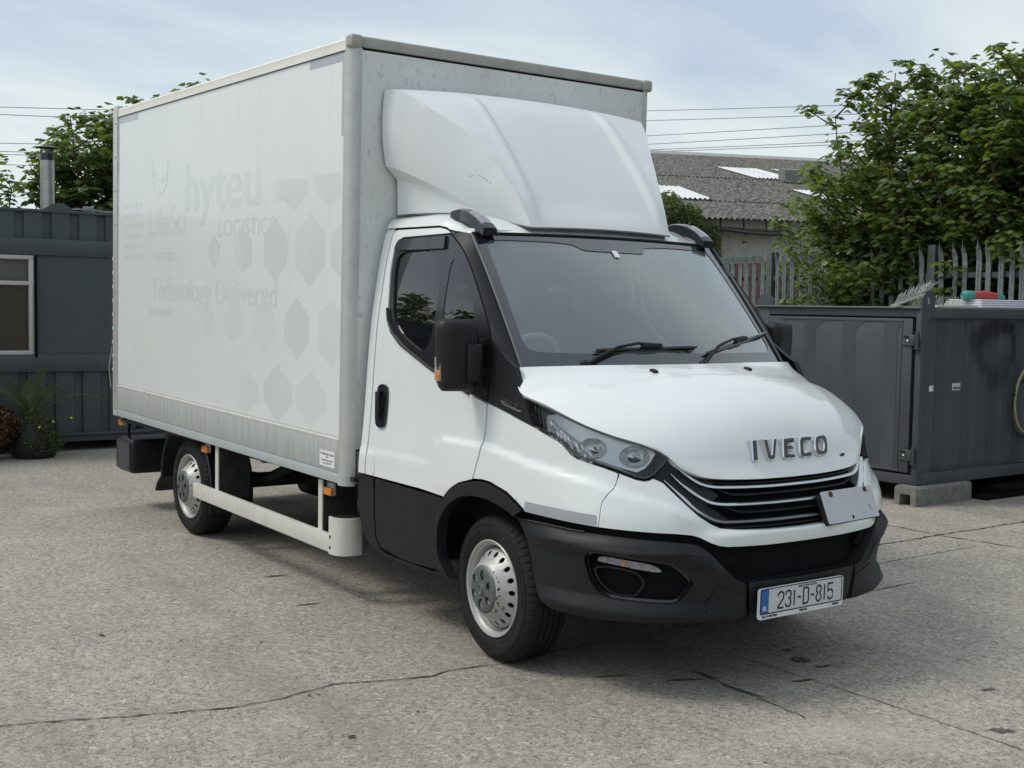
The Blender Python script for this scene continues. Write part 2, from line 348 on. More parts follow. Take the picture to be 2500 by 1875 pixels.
class Cur:
    """arc-length polyline smoothed with Catmull-Rom"""
    def __init__(s, P, n=12):
        P = [Vector(q) for q in P]; Q = []
        for i in range(len(P)-1):
            a = P[max(i-1, 0)]; b = P[i]; c = P[i+1]; d = P[min(i+2, len(P)-1)]
            if i == 0: a = b*2-c
            if i == len(P)-2: d = c*2-b
            for j in range(n):
                t = j/n; Q.append(.5*((2*b)+(c-a)*t+(2*a-5*b+4*c-d)*t*t+(3*b-a-3*c+d)*t**3))
        Q.append(P[-1]); s.P = Q; s.L = [0]
        for i in range(len(Q)-1): s.L.append(s.L[-1]+(Q[i+1]-Q[i]).length)
    def __call__(s, t):
        x = t*s.L[-1]
        if x <= 0: return s.P[0].copy()
        if x >= s.L[-1]: return s.P[-1].copy()
        lo, hi = 0, len(s.L)-1
        while hi-lo > 1:
            m = (lo+hi)//2
            if s.L[m] <= x: lo = m
            else: hi = m
        return s.P[lo].lerp(s.P[hi], (x-s.L[lo])/max(s.L[hi]-s.L[lo], 1e-9))
def coons(c0, c1, d0, d1):
    """c0(s) at t=0, c1(s) at t=1, d0(t) at s=0, d1(t) at s=1"""
    A, B, C, D = c0(0), c0(1), c1(0), c1(1)
    def f(s, t):
        w = s**1.75
        return c0(s)*(1-t)+c1(s)*t+d0(t)*(1-w)+d1(t)*w-(A*(1-w)*(1-t)+B*w*(1-t)+C*(1-w)*t+D*w*t)
    return f
def offs(f, du=.002, dv=.002, flip=1):
    """turn f(u,v) into f(u,v,off) along its normal"""
    def g(u, v, o=0.0):
        p = Vector(f(u, v))
        if not o: return p
        a = Vector(f(u+du, v))-Vector(f(u-du, v)); b = Vector(f(u, v+dv))-Vector(f(u, v-dv))
        return p+a.cross(b).normalized()*o*flip
    return g
def text(body, name, m, parent, frame, size=1.0, sx=1.0, ext=.001, off=0.0, bev=0.0, align='CENTER', surf=None):
    """frame: Matrix with x=right, y=up, z=out; surf(x,y)->3D point overrides"""
    c = bpy.data.curves.new(name, 'FONT'); c.body = body; c.size = size; c.extrude = ext; c.offset = off; c.bevel_depth = bev; c.bevel_resolution = 1
    c.align_x = align; c.align_y = 'CENTER'; c.resolution_u = 4
    to = bpy.data.objects.new('text_tmp', c); COL.objects.link(to)
    me = bpy.data.meshes.new_from_object(to.evaluated_get(bpy.context.evaluated_depsgraph_get()))
    bpy.data.objects.remove(to); bpy.data.curves.remove(c)
    for q in me.vertices:
        p = Vector((q.co.x*sx, q.co.y, q.co.z)); q.co = surf(p.x, p.y, p.z) if surf else frame @ p
    me.materials.clear(); me.materials.append(m); me.name = name
    if surf and not ext:
        me.update(); me.shade_flat()
        if sum(p.normal.y for p in me.polygons) > 0: me.flip_normals()
    o = bpy.data.objects.new(name, me); COL.objects.link(o)
    if parent is not None:
        o.parent = parent
        if parent.type == 'EMPTY': o.matrix_parent_inverse = Matrix.Translation(-parent.location)
    return o
def frame(o, right, upv):
    r = Vector(right).normalized(); u = Vector(upv); u = (u-r*u.dot(r)).normalized(); n = r.cross(u)
    return Matrix(((r.x, u.x, n.x, o[0]), (r.y, u.y, n.y, o[1]), (r.z, u.z, n.z, o[2]), (0, 0, 0, 1)))
# ============================================================ THE TRUCK
BOARD = ((1.005, .333, .783), (-.058, .428, -.005), (-.053, -.006, .132))
T = thing('box_truck', 'white box lorry with roof wind deflector parked in the middle of the yard', 'truck', (-1.8, 0, 0))
ZA = [.28, .38, .50, .62, .70, .80, .90, .95, 1.0, 1.1, 1.2, 1.35]
fa = pchip(ZA, [1.0, 1.025, 1.035, 1.035, 1.025, 1.0, .958, .935, .915, .885, .855, .80])
fnn = pchip([.3, .6, .7, .85, .95, 1.1, 1.4], [3.15, 3.15, 3.05, 2.95, 2.9, 3.0, 3.0])
fb = pchip([.28, .36, .45, .60, .75, .9, 1.0, 1.15, 1.35, 1.55, 1.75, 1.9, 2.0, 2.06, 2.10, 2.14], [.965, .985, .995, 1.0, .998, .99, .98, .968, .955, .938, .91, .885, .862, .845, .81, .75])
ZHI = [(-.60, .86), (-.53, .93), (-.50, .99), (-.42, 1.02), (-.28, 1.03), (-.085, 1.029), (.125, 1.009), (.34, .975), (.575, .941), (.70, .905), (.80, .878), (.9, .85), (1.02, .80), (1.1, .74)]
def disp(u, z):
    if u > PI/2: u = PI-u
    zh = itp(ZHI, u); wv = sst(-.62, -.36, u)*sst(1.08, .9, u)
    d = .013*sst(zh+.010, zh-.034, z)*wv*sst(.66, .80, z)
    d += .009*sst(.889, .858, z)*sst(-.38, -.66, u)
    return d
BP = [(.32, -.02), (.345, .004), (.378, .014), (.40, .002), (.45, -.016), (.60, -.006), (.638, .010), (.655, .020), (.68, .012), (.715, -.006), (.74, -.012)]
def shell0(u, z, o):
    b = fb(z)+o
    if u <= 0: return Vector((u, -b, z))
    a = fa(z)+o; n = fnn(z); s, c = math.sin(u), math.cos(u)
    r = (abs(s/a)**n+abs(c/b)**n)**(-1/n)
    return Vector((r*s, -r*c, z))
def shell(u, z, o=0.0): return shell0(u, z, o+disp(u, z))
def bump_f(u, z, o=0.0):
    uu = PI-u if u > PI/2 else u
    # the crease drops towards the centre with the top line
    drop = itp([(.2, 0), (.95, -.015), (1.06, -.06), (1.15, -.15), (1.24, -.175)], uu)
    zz = z-drop*sst(.36, .50, z)
    k = itp(BP, zz) if uu < 1.02 else lerp(itp(BP, zz), 0, sst(1.02, 1.24, uu))
    return shell0(u, z, o+k*sst(.2, .5, uu))
# ---------------- dark inner body (closes every gap)
core = [(-1.24, .42), (-.52, .42), (-.50, .6), (-.42, .74), (-.3, .83), (-.1, .87), (.06, .87), (.2, .82), (.28, .74), (.34, .6), (.37, .44), (.42, .40), (1.1, .40), (PI/2+.02, .40), (PI/2+.02, 1.0), (1.0, .95), (.8, 1.02), (.2, 1.10), (-.07, 1.12), (-1.24, 1.12)]
both(panel(core, shell0, .0, .06, off=-.055), 'inner_body', M['blackd'], T)
for args in [(-1.24, .74, -.78, .78, .37, .72), (-1.24, -.05, -.86, .86, .62, 1.12), (-.05, .72, -.60, .60, .55, 1.12)]:
    tmp = MB().box(*args[:4], args[4], args[5]); o = tmp.build('cab_floor', M['blackd'], T)
liner = MB()
for i in range(16):
    a0 = PI*(.02+.96*i/16); a1 = PI*(.02+.96*(i+1)/16)
    q = lambda a, y: (-.04+.44*math.cos(a), y, .36+.46*math.sin(a))
    liner.add([q(a0, -.95), q(a1, -.95), q(a1, -.55), q(a0, -.55)], [(0, 1, 2, 3)])
liner.add([(-.4, -.56, .4), (.40, -.56, .4), (.40, -.56, .9), (-.4, -.56, .9)], [(0, 1, 2, 3)])
both(liner, 'wheel_arch_liner', M['blackd'], T)
# ---------------- doors and cab side
doorw = [(-1.165, .748), (-.60, .742), (-.372, .730), (-.353, .742), (-.299, .790), (-.245, .817), (-.128, .848), (-.096, .954), (-.082, 1.03), (-.076, 1.10), (-.078, 1.21), (-.204, 1.240), (-.602, 1.352), (-.905, 1.458), (-1.003, 1.518), (-1.054, 1.582), (-1.076, 1.645), (-1.108, 1.842), (-1.108, 1.980), (-1.092, 2.007), (-1.04, 2.021), (-.605, 2.026), (-.572, 2.030), (-.628, 2.052), (-.70, 2.064), (-1.12, 2.068), (-1.155, 2.06), (-1.165, 2.03)]
dr, dl = both(panel(doorw, shell, .03, .026, norm=True), 'door', M['paint'], T)
for i, sgn in ((0, 1), (1, -1)):
    d_ = (dr, dl)[i]; mk = lambda mb: mb if sgn == 1 else mb.mirrored()
    frame_ = [(-1.104, 1.980), (-1.088, 2.003), (-1.04, 2.017), (-.605, 2.022), (-.575, 2.022), (-.447, 1.949), (-.332, 1.848), (-.204, 1.695), (-.115, 1.578), (-.090, 1.516), (-.071, 1.361), (-.079, 1.222), (-.204, 1.244), (-.602, 1.356), (-.901, 1.463), (-.999, 1.523), (-1.050, 1.585), (-1.072, 1.645), (-1.104, 1.842)]
    pane = chaikin([(-1.062, 1.955), (-.597, 1.950), (-.602, 1.392), (-.89, 1.495), (-.972, 1.548), (-1.015, 1.605), (-1.036, 1.665), (-1.070, 1.845)], 2)
    qg = chaikin([(-.53, 1.870), (-.505, 1.897), (-.475, 1.886), (-.405, 1.828), (-.305, 1.722), (-.258, 1.650), (-.24, 1.53), (-.485, 1.588), (-.535, 1.60)], 2)
    mk(panel(frame_, shell, .02, .03, holes=[pane, qg], off=-.003)).build('window_frame', M['blackg'], d_)
    mk(panel(pane, shell, 0, .05, off=-.014, gap=-.004)).build('window_pane', M['sideg'], d_)
    mk(panel(qg, shell, 0, .05, off=-.006, gap=-.004)).build('quarter_pane', M['sideg'], d_)
    defl = [(-1.10, 1.962), (-1.085, 2.000), (-1.035, 2.014), (-.608, 2.019), (-.592, 1.948), (-1.06, 1.950)]
    mk(panel(defl, shell, .012, .04, off=.012)).build('wind_deflector', M['blackg'], d_)
    lip = MB().tube([shell(a, b, .006) for a, b in [(-1.075, 1.645), (-1.053, 1.585), (-1.002, 1.522), (-.904, 1.461), (-.603, 1.354), (-.23, 1.248)]], .008, 6)
    mk(lip).build('window_seal', M['black'], d_)
    # handle: recessed cup with bar
    hc = chaikin([(-1.105, 1.215), (-1.075, 1.245), (-1.01, 1.245), (-.985, 1.215), (-.985, 1.04), (-1.01, 1.008), (-1.075, 1.008), (-1.105, 1.04)], 2)
    hole = chaikin([(-1.078, 1.205), (-1.012, 1.205), (-1.008, 1.07), (-1.074, 1.06)], 2)
    mk(panel(hc, shell, .014, .02, off=.012, holes=[hole])).build('handle', M['blackg'], d_)
    mk(panel(hole, shell, 0, .03, off=.001, gap=0)).build('handle_cup', M['blackd'], d_)
    mk(MB().box(-1.062, -1.026, -1.012, -.996, 1.055, 1.205, .007)).build('handle_bar', M['black'], d_)
    low = [(-1.055, .741), (-.385, .726), (-.414, .655), (-.437, .56), (-.45, .477), (-.43, .403), (-.405, .372), (-.507, .350), (-.773, .345), (-1.005, .372), (-1.045, .42), (-1.055, .55)]
    mk(panel(low, shell, .03, .04)).build('lower_door_cladding', M['black'], d_)
rearst = [(-1.245, .748), (-1.171, .748), (-1.171, 2.03), (-1.162, 2.062), (-1.155, 2.076), (-1.245, 2.076)]
both(panel(rearst, shell, .03, .04, norm=True), 'rear_pillar', M['paint'], T)
rlow = [(-1.245, .742), (-1.062, .742), (-1.062, .55), (-1.052, .415), (-1.01, .366), (-.95, .35), (-.50, .342), (-.40, .362), (-.33, .338), (-.36, .325), (-.80, .318), (-1.04, .338), (-1.13, .37), (-1.20, .44), (-1.232, .56)]
both(panel(rlow, shell, .03, .04), 'sill', M['black'], T)
flapw = chaikin([(-1.16, .752), (-1.06, .745), (-1.062, .83), (-1.085, .872), (-1.125, .882), (-1.158, .876)], 2)
both(panel(flapw, shell, .008, .02, off=.003), 'fuel_flap', M['paint'], T)
flapb = [(-1.16, .738), (-1.064, .738), (-1.064, .682), (-1.155, .69)]
both(panel(flapb, shell, .008, .02, off=.004), 'fuel_flap', M['black'], T)
# ---------------- wheel arch trim
ao = [(-.335, .333), (-.392, .363), (-.429, .403), (-.448, .477), (-.437, .559), (-.414, .650), (-.353, .738), (-.299, .788), (-.245, .814), (-.124, .846), (-.044, .851), (.022, .848), (.151, .820), (.223, .787), (.272, .757)]
ai = [(.215, .722), (.198, .738), (.096, .765), (-.034, .778), (-.169, .766), (-.265, .733), (-.364, .649), (-.395, .57), (-.403, .484), (-.387, .423), (-.345, .375), (-.305, .335)]
both(panel(chaikin(ao, 2, False)+chaikin(ai, 2, False), shell0, .06, .02, off=.030), 'wheel_arch_trim', M['black'], T)
# ---------------- fender
HLb = [(.711, .962), (.700, .969), (.638, .988), (.569, 1.005), (.529, 1.015), (.503, 1.028), (.478, 1.050), (.458, 1.068), (.441, 1.079), (.368, 1.105), (.293, 1.131)]
fend = [(-.124, .851), (-.044, .857), (.022, .854), (.151, .826), (.223, .793), (.281, .757), (.40, .748), (.535, .741), (.647, .735), (.651, .78), (.653, .817), (.656, .838), (.666, .861), (.680, .881), (.698, .902), (.707, .930)]+HLb+[(.10, 1.178), (-.072, 1.214), (-.070, 1.10), (-.076, 1.03), (-.090, .954)]
both(panel(fend, shell, .03, .020, norm=True), 'wing', M['paint'], T)
sail = [(-.072, 1.219), (.10, 1.183), (.288, 1.137), (.250, 1.20), (.226, 1.248), (.199, 1.262), (.168, 1.325), (.130, 1.392), (.06, 1.425), (-.06, 1.50), (-.084, 1.516), (-.066, 1.361)]
def sailf(u, z, o=0.0):
    p = shell(u, z, o); return p
both(panel(sail, sailf, .03, .03), 'cowl_side_trim', M['black'], T)
both(panel([(.036, 1.232), (.060, 1.214), (.195, 1.190), (.20, 1.197), (.07, 1.222), (.044, 1.236)], sailf, .003, .03, off=.004, gap=0), 'badge_surround', M['satin'], T)
for sg in (1, -1):
    text('35-140', 'model_badge', M['chrome'], T, None, .034, 1.15, .002, surf=lambda x, y, z, sg=sg: (lambda v: Vector((v.x, v.y*sg, v.z)))(sailf(.122+x*sg, 1.222+y-.155*x*sg, .004+z)))
# ---------------- front fascia (white, with the bar under the grille)
fas = [(.711, .957), (.703, .930), (.694, .902), (.676, .881), (.662, .861), (.652, .838), (.649, .817), (.647, .78), (.643, .735), (.804, .728), (.942, .721), (.998, .714), (1.028, .704), (1.072, .681), (1.103, .669), (1.135, .663), (1.22, .659), (1.35, .655), (1.451, .654)]
grb = [(.847, .949), (.890, .930), (.959, .862), (1.027, .797), (1.077, .762), (1.121, .741), (1.210, .731), (1.346, .723), (1.459, .720)]
fas2 = [(.704, .967), (.78, .942), (.812, .936), (.832, .940)]
mir = lambda P: [(PI-a, b) for a, b in reversed(P)]
fasO = fas+mir(fas)+mir(list(reversed(grb[::-1])))  # placeholder order fixed below
fasO = fas+[(PI/2, .653)]+mir(fas)+[(PI-a, b) for a, b in fas2]+[(PI-a, b) for a, b in grb]+[(PI/2, .718)]+list(reversed(grb))+list(reversed(fas2))
def fasf(u, z, o=0.0):
    uu = PI-u if u > PI/2 else u; k = .018*sst(.62, .69, z)*sst(.745, .70, z)*sst(1.0, 1.15, uu)
    k += .012*sst(.86, .70, uu)*0
    return shell(u, z, o+k)
panel(fasO, fasf, .04, .020, norm=True).build('front_panel', M['paint'], T)
# ---------------- front bumper
btop = [(.203, .722), (.278, .719), (.399, .718), (.537, .711), (.692, .706), (.832, .698), (.941, .690), (.998, .684), (1.027, .675), (1.056, .655), (1.086, .628), (1.135, .574), (1.191, .520), (1.222, .505), (1.235, .503)]
bbot = [(1.255, .338), (1.206, .336), (.978, .341), (.839, .339), (.699, .337), (.508, .337), (.428, .341), (.372, .376), (.349, .405), (.332, .444), (.314, .553), (.285, .640), (.233, .705)]
fog = chaikin([(.586, .593), (.595, .611), (.617, .634), (.646, .636), (.752, .626), (.860, .612), (.915, .602), (.942, .586), (.971, .561), (1.007, .519), (1.006, .503), (.984, .468), (.960, .437), (.946, .427), (.919, .423), (.810, .427), (.728, .431), (.685, .435), (.655, .449), (.631, .475), (.609, .510)], 1)
bR, bL = both(panel(btop+bbot, bump_f, .07, .018, holes=[list(reversed(fog))], norm=True), 'bumper_corner', M['black'], T)
for i, b_ in enumerate((bR, bL)):
    mk = (lambda mb: mb) if i == 0 else (lambda mb: mb.mirrored())
    rim_ = inset(fog, .012)
    mk(panel(fog, bump_f, .05, .03, holes=[list(reversed(rim_))], off=-.022, gap=.001)).build('recess_rim', M['blackg'], b_)
    mk(panel(fog, bump_f, 0, .03, off=-.075, gap=0)).build('lamp_recess', M['black'], b_)
    lam = chaikin([(.640, .592), (.652, .614), (.725, .609), (.834, .594), (.866, .582), (.890, .562), (.872, .557), (.781, .570), (.697, .583), (.645, .588)], 1)
    mk(panel(lam, bump_f, .03, .02, off=-.016, gap=0)).build('daytime_lamp', M['lampl'], b_)
    mk(panel([(.735, .581), (.750, .579), (.752, .596), (.737, .598)], bump_f, .004, .02, off=-.012, gap=0)).build('indicator_bulb', M['amber'], b_)
    hood_ = chaikin([(.622, .566), (.697, .573), (.781, .560), (.803, .548), (.826, .517), (.824, .495), (.806, .462), (.788, .441), (.716, .441), (.670, .467), (.630, .514)], 1)
    mk(panel(hood_, bump_f, .05, .03, holes=[list(reversed(inset(hood_, .009)))], off=-.02, gap=0)).build('fog_lamp_hood', M['black'], b_)
    mk(panel(inset(hood_, .006), bump_f, 0, .03, off=-.072, gap=0)).build('fog_lamp_blank', M['blackd'], b_)
    for zz_ in (.475, .505): mk(MB().tube([bump_f(.845+.012*k, zz_, -.05) for k in range(10)], .005, 6)).build('recess_slat', M['black'], b_)
    tp = chaikin([(.945, .684), (.998, .679), (1.024, .671), (1.052, .650), (1.066, .634), (1.035, .628), (.995, .641), (.948, .648)], 1)
    mk(panel(tp, bump_f, .002, .02, off=.0025, gap=0)).build('bumper_pad', M['black'], b_)
ins = [(1.243, .505), (PI/2, .500), (PI-1.243, .505), (PI-1.262, .338), (PI/2, .328), (1.262, .338)]
cen = panel(ins, shell0, .06, .03).build('bumper_centre', M['black'], T)
st = MB().grid(lambda a, b: shell0(1.2+a*(PI-2.4), .503+.006*0+.012*b, -.005-.14*b), 24, 3); st.build('bumper_step', M['black'], T)
trd = MB()
for k in range(14):
    u0 = 1.28+k*.042; P = [shell0(u0, .5075+.002, -.03), shell0(u0+.026, .5095, -.03), shell0(u0+.026, .5145, -.09), shell0(u0, .5145, -.09)]
    trd.add([p+Vector((0, 0, .002)) for p in P], [(0, 1, 2, 3)])
trd.build('step_tread', M['blackg'], cen)
for k in range(2):
    both(panel([(1.10, .492), (1.232, .455), (1.240, .362), (1.12, .362), (1.065, .385), (1.06, .42)], bump_f, .002, .03, off=.003, gap=0) if k == 0 else MB().tube([shell0(1.239, .345+.016*j, .002) for j in range(10)], .0025, 5), 'bumper_seam' if k else 'towing_eye_cover', M['black'] if k == 0 else M['blackd'], T)
# lower intake
ink_ = [(.98, .665), (1.05, .655), (1.2, .50), (1.3, .49), (PI/2, .485), (PI-1.3, .49), (PI-1.2, .50), (PI-1.05, .655), (PI-.98, .665), (PI-1.02, .72), (PI/2, .69), (1.02, .72)]
panel(ink_, shell0, .0, .04, off=-.14).build('lower_intake', M['blackd'], T)
for z_ in (.545, .585, .625):
    MB().tube([shell0(lerp(1.1 if z_ > .56 else 1.2, PI-(1.1 if z_ > .56 else 1.2), k/24), z_, -.10) for k in range(25)], .006, 6).build('intake_slat', M['black'], T)
MB().box(.90, .945, -.075, .085, .52, .665, .012).build('radar_cover', M['blackg'], T)
# dark strip between fascia and bumper
for s_ in (0, 1):
    P = [(.22, .75), (.4, .742), (.55, .735), (.65, .728), (.8, .722), (.95, .714), (1.05, .70), (1.12, .66), (1.2, .60), (1.1, .55), (1.0, .62), (.9, .65), (.4, .68), (.22, .70)]
mbs = panel(P, shell0, 0, .04, off=-.03, gap=0); both(mbs, 'bumper_gap_trim', M['blackd'], T)
both(MB().tube([bump_f(u, itp([(a, b) for a, b in btop], u)-.001, .004) for u in [ .205+.02*k for k in range(20)]], .004, 6), 'bumper_edge', M['black'], T)
# ---------------- headlights
hl = [(.221, 1.260), (.278, 1.248), (.401, 1.215), (.489, 1.185), (.591, 1.150), (.694, 1.119), (.794, 1.091), (.857, 1.070), (.880, 1.058), (.914, 1.030), (.891, 1.001), (.855, .963), (.837, .948), (.812, .942), (.780, .948), (.704, .974), (.638, .993), (.569, 1.010), (.529, 1.020), (.503, 1.033), (.478, 1.055), (.458, 1.073), (.441, 1.084), (.368, 1.110), (.296, 1.136)]
for i in (0, 1):
    mk = (lambda mb: mb) if i == 0 else (lambda mb: mb.mirrored())
    h_ = mk(panel(hl, shell0, .09, .03, holes=[list(reversed(inset(hl, .010)))], off=.004+.001)).build('headlight', M['blackg'], T)
    mk(panel(hl, shell0, 0, .03, off=-.085, gap=0)).build('lamp_housing', M['bezeld'], h_)
    mk(panel(inset(hl, .006), shell0, .003, .03, off=.006, gap=0)).build('lens', M['lens'], h_)
    in_ = [(.345, 1.185), (.42, 1.200), (.489, 1.173), (.591, 1.138), (.694, 1.107), (.78, 1.083), (.84, 1.066), (.856, 1.046), (.835, 1.010), (.814, .984), (.780, .966), (.704, .985), (.638, 1.004), (.569, 1.020), (.53, 1.032), (.505, 1.045), (.48, 1.067), (.44, 1.094), (.368, 1.120), (.345, 1.15)]
    r1c, r2c = (.590, 1.058), (.768, 1.030)
    ell = lambda c, a, b, n=22: [(c[0]+a*math.cos(2*PI*k/n), c[1]+b*math.sin(2*PI*k/n)) for k in range(n)]
    e1 = ell(r1c, .062, .046); e2 = ell(r2c, .064, .048)
    mk(panel(in_, shell0, .01, .02, holes=[list(reversed(e1)), list(reversed(e2))], off=-.028, gap=0)).build('bezel', M['bezel'], h_)
    for c_, e_ in ((r1c, e1), (r2c, e2)):
        bw = MB()
        rings = [(1, 0), (.95, .008), (.8, .018), (.6, .026), (.35, .031), (.16, .033)]
        n = len(e_)
        for (k_, dp) in rings: bw.v += [tuple(shell0(c_[0]+(a-c_[0])*k_, c_[1]+(b-c_[1])*k_, -.028-dp)) for a, b in e_]
        for j in range(len(rings)-1):
            for k in range(n): bw.f.append((j*n+k, j*n+(k+1) % n, (j+1)*n+(k+1) % n, (j+1)*n+k))
        mk(bw).build('reflector', M['refl'], h_, smooth=40)
        ctr = shell0(c_[0], c_[1], -.062); mk(MB().lathe([(0, .0), (.0, .010), (.020, .010), (.026, .005), (.028, 0)], ctr, 'x', 14)).build('bulb', M['satin'], h_)
    for k in range(5): mk(MB().tube([shell0(.262+.022*k, 1.222-.008*k, -.03), shell0(.285+.022*k, 1.155-.010*k, -.03)], .0022, 5)).build('housing_rib', M['bezel'], h_)
    fac = MB()
    rg = random.Random(4)
    for k in range(11):
        for j in range(3):
            u0 = .365+.021*k; z0 = 1.168-.0115*k-.022*j; a_ = [rg.uniform(-.008, .006) for _ in range(4)]
            fac.add([shell0(u0, z0, -.014+a_[0]), shell0(u0+.019, z0-.010, -.014+a_[1]), shell0(u0+.019, z0-.031, -.016+a_[2]), shell0(u0, z0-.020, -.016+a_[3])], [(0, 3, 2, 1)])
    mk(fac).build('indicator_facets', M['refl'], h_, smooth=0)
# ---------------- grille
gtop = [(.880, 1.062), (.914, 1.036), (.946, .992), (.992, .966), (1.056, .943), (1.139, .932), (1.251, .927), (1.384, .922), (1.50, .920)]
gO = gtop[::-1]+[(.862, 1.066), (.845, .955), (.89, .925), (.959, .857), (1.027, .792), (1.077, .757), (1.121, .736), (1.21, .726), (1.346, .718), (1.459, .715)]
gfull = [(.845, .952)]+grb+[(PI/2, .716)]+[(PI-a, b) for a, b in reversed(grb)]+[(PI-.845, .952), (PI-.862, 1.066)]+[(PI-a, b) for a, b in gtop]+[(PI/2, .920)]+gtop[::-1]+[(.862, 1.066)]
gr_ = panel(gfull, shell0, 0, .03, off=-.065, gap=0).build('grille', M['blackd'], T)
wing = [(.845, .955), (.885, .925), (.95, .862), (1.02, .797), (1.075, .765), (1.13, .752), (1.20, .744), (1.12, .80), (1.07, .83), (1.13, .87), (1.09, .90), (1.12, .925), (1.06, .94), (.992, .962), (.946, .990), (.914, 1.034), (.88, 1.060)]
both(panel(wing, shell0, .02, .03, off=-.022, gap=0), 'grille_side_panel', M['black'], gr_)
def bar(P, h, d, off, m, nm):
    C = Cur([(a, b, 0) for a, b in P]+[(PI/2, P[-1][1]-.001, 0)]+[(PI-a, b, 0) for a, b in reversed(P)]); mb = MB(); n = 120
    for k in range(n+1):
        q = C(k/n); t = (C(min(k/n+.004, 1))-C(max(k/n-.004, 0))).normalized(); nx, nz = -t.y, t.x; e = min(1, .25+12*min(k/n, 1-k/n))
        hh = h*e
        for (a, b) in ((-.5, 0), (-.5, -.4), (-.35, -1), (.35, -1), (.5, -.4), (.5, 0)):
            pass
        mb.v += [tuple(shell0(q.x+nx*hh*a, q.y+nz*hh*a, off+b*d)) for a, b in ((-.5, -1), (-.5, -.25), (-.25, 0), (.25, 0), (.5, -.25), (.5, -1))]
    for k in range(n):
        for j in range(5): mb.f.append((k*6+j, (k+1)*6+j, (k+1)*6+j+1, k*6+j+1))
    return mb.build(nm, m, gr_, 40, True)
bar([(.943, .992), (.980, .963), (1.024, .934), (1.061, .917), (1.109, .907), (1.194, .902), (1.40, .896)], .0135, .02, -.004, M['satin'], 'chrome_bar')
bar([(.919, .966), (.962, .925), (1.019, .882), (1.069, .852), (1.107, .840), (1.180, .833), (1.40, .828)], .0135, .02, -.004, M['satin'], 'chrome_bar')
bar([(.891, .940), (.953, .883), (1.021, .819), (1.078, .783), (1.115, .769), (1.171, .762), (1.40, .757)], .0135, .02, -.004, M['satin'], 'chrome_bar')
bar([(1.120, .898), (1.179, .876), (1.232, .869), (1.40, .866)], .010, .04, -.014, M['black'], 'grille_slat')
bar([(1.145, .825), (1.209, .802), (1.262, .796), (1.40, .793)], .010, .04, -.014, M['black'], 'grille_slat')
bar([(1.02, .945), (1.139, .920), (1.251, .915), (1.40, .911)], .008, .04, -.02, M['black'], 'grille_slat')
bar([(1.12, .742), (1.2, .738), (1.3, .735), (1.40, .733)], .010, .04, -.012, M['black'], 'grille_slat')
# ---------------- bonnet
sideP = [(.086, -.909, 1.386), (.122, -.917, 1.345)]+[tuple(shell0(u, z, .004)) for u, z in [(.168, 1.300), (.222, 1.267), (.354, 1.236), (.536, 1.170), (.664, 1.127), (.769, 1.099), (.862, 1.074), (.911, 1.042)]]
frontP = [tuple(shell0(u, z, .006)) for u, z in [(.911, 1.042), (.950, .999), (.996, .974), (1.058, .951), (1.141, .940), (1.251, .934), (1.384, .930), (PI/2, .928)]]
rearP = [(.262, 0, 1.398), (.255, -.25, 1.398), (.222, -.50, 1.398), (.165, -.75, 1.394), (.115, -.87, 1.390), (.086, -.909, 1.386)]
midP = [(.262, 0, 1.398), (.40, 0, 1.373), (.55, 0, 1.335), (.68, 0, 1.285), (.78, 0, 1.222), (.845, 0, 1.150), (.885, 0, 1.07), (.912, 0, .99), tuple(shell0(PI/2, .928, .006))]
cs, cf, crr, cm = Cur(sideP), Cur(frontP), Cur(rearP), Cur(midP)
cb = coons(lambda s: crr(s), lambda s: cf(1-s), lambda t: cm(t), lambda t: cs(t))
def hood0(s, t):
    p = cb(abs(s), t); g = 2.2*abs(s)**2*(1-abs(s)**3.2); e = math.sin(PI*min(max(t, 0), 1))
    k = g*e
    p = p+Vector((.018*k*sst(.4, .9, t), -.010*k, .030*k))
    # faint bonnet creases
    cr_ = abs(abs(s)-lerp(.80, .52, t)); p.z += .004*math.exp(-(cr_/.05)**2)*e
    if s < 0: p.y = -p.y
    return p
def hood(s, t, o=0.0):
    p = hood0(s, t)
    if not o: return p
    d = .004; a = hood0(s+d, t)-hood0(s-d, t); b = hood0(s, min(t+d, 1))-hood0(s, max(t-d, 0)); n = a.cross(b).normalized()
    if n.z < 0: n = -n
    return p+n*o
hb = MB()
NU, NV = 72, 44
# s runs from -1 (left) to 1 (right); positive s maps to the right side (-y)
def hsurf(a, b):
    return hood0(a, b)
hb.grid(lambda a, b: hsurf(-1+2*a, b), NU, NV)
hb.f = [tuple(reversed(f)) for f in hb.f]
# rolled edge
def edge(ptsf, n, dirv, dep):
    for k in range(n):
        a, b = ptsf(k/n), ptsf((k+1)/n); hb.add([a, b, b+dirv*dep, a+dirv*dep], [(0, 1, 2, 3), (3, 2, 1, 0)][:1])
edge(lambda q: hood0(1, q), NV, Vector((-.2, .6, -1)).normalized(), .02); edge(lambda q: hood0(-1, q), NV, Vector((-.2, -.6, -1)).normalized(), .02)
edge(lambda q: hood0(-1+2*q, 1), NU, Vector((-1, 0, -.25)).normalized(), .03); edge(lambda q: hood0(-1+2*q, 0), NU, Vector((-.1, 0, -1)), .02)
bonnet = hb.build('bonnet', M['paint'], T, 50, True)
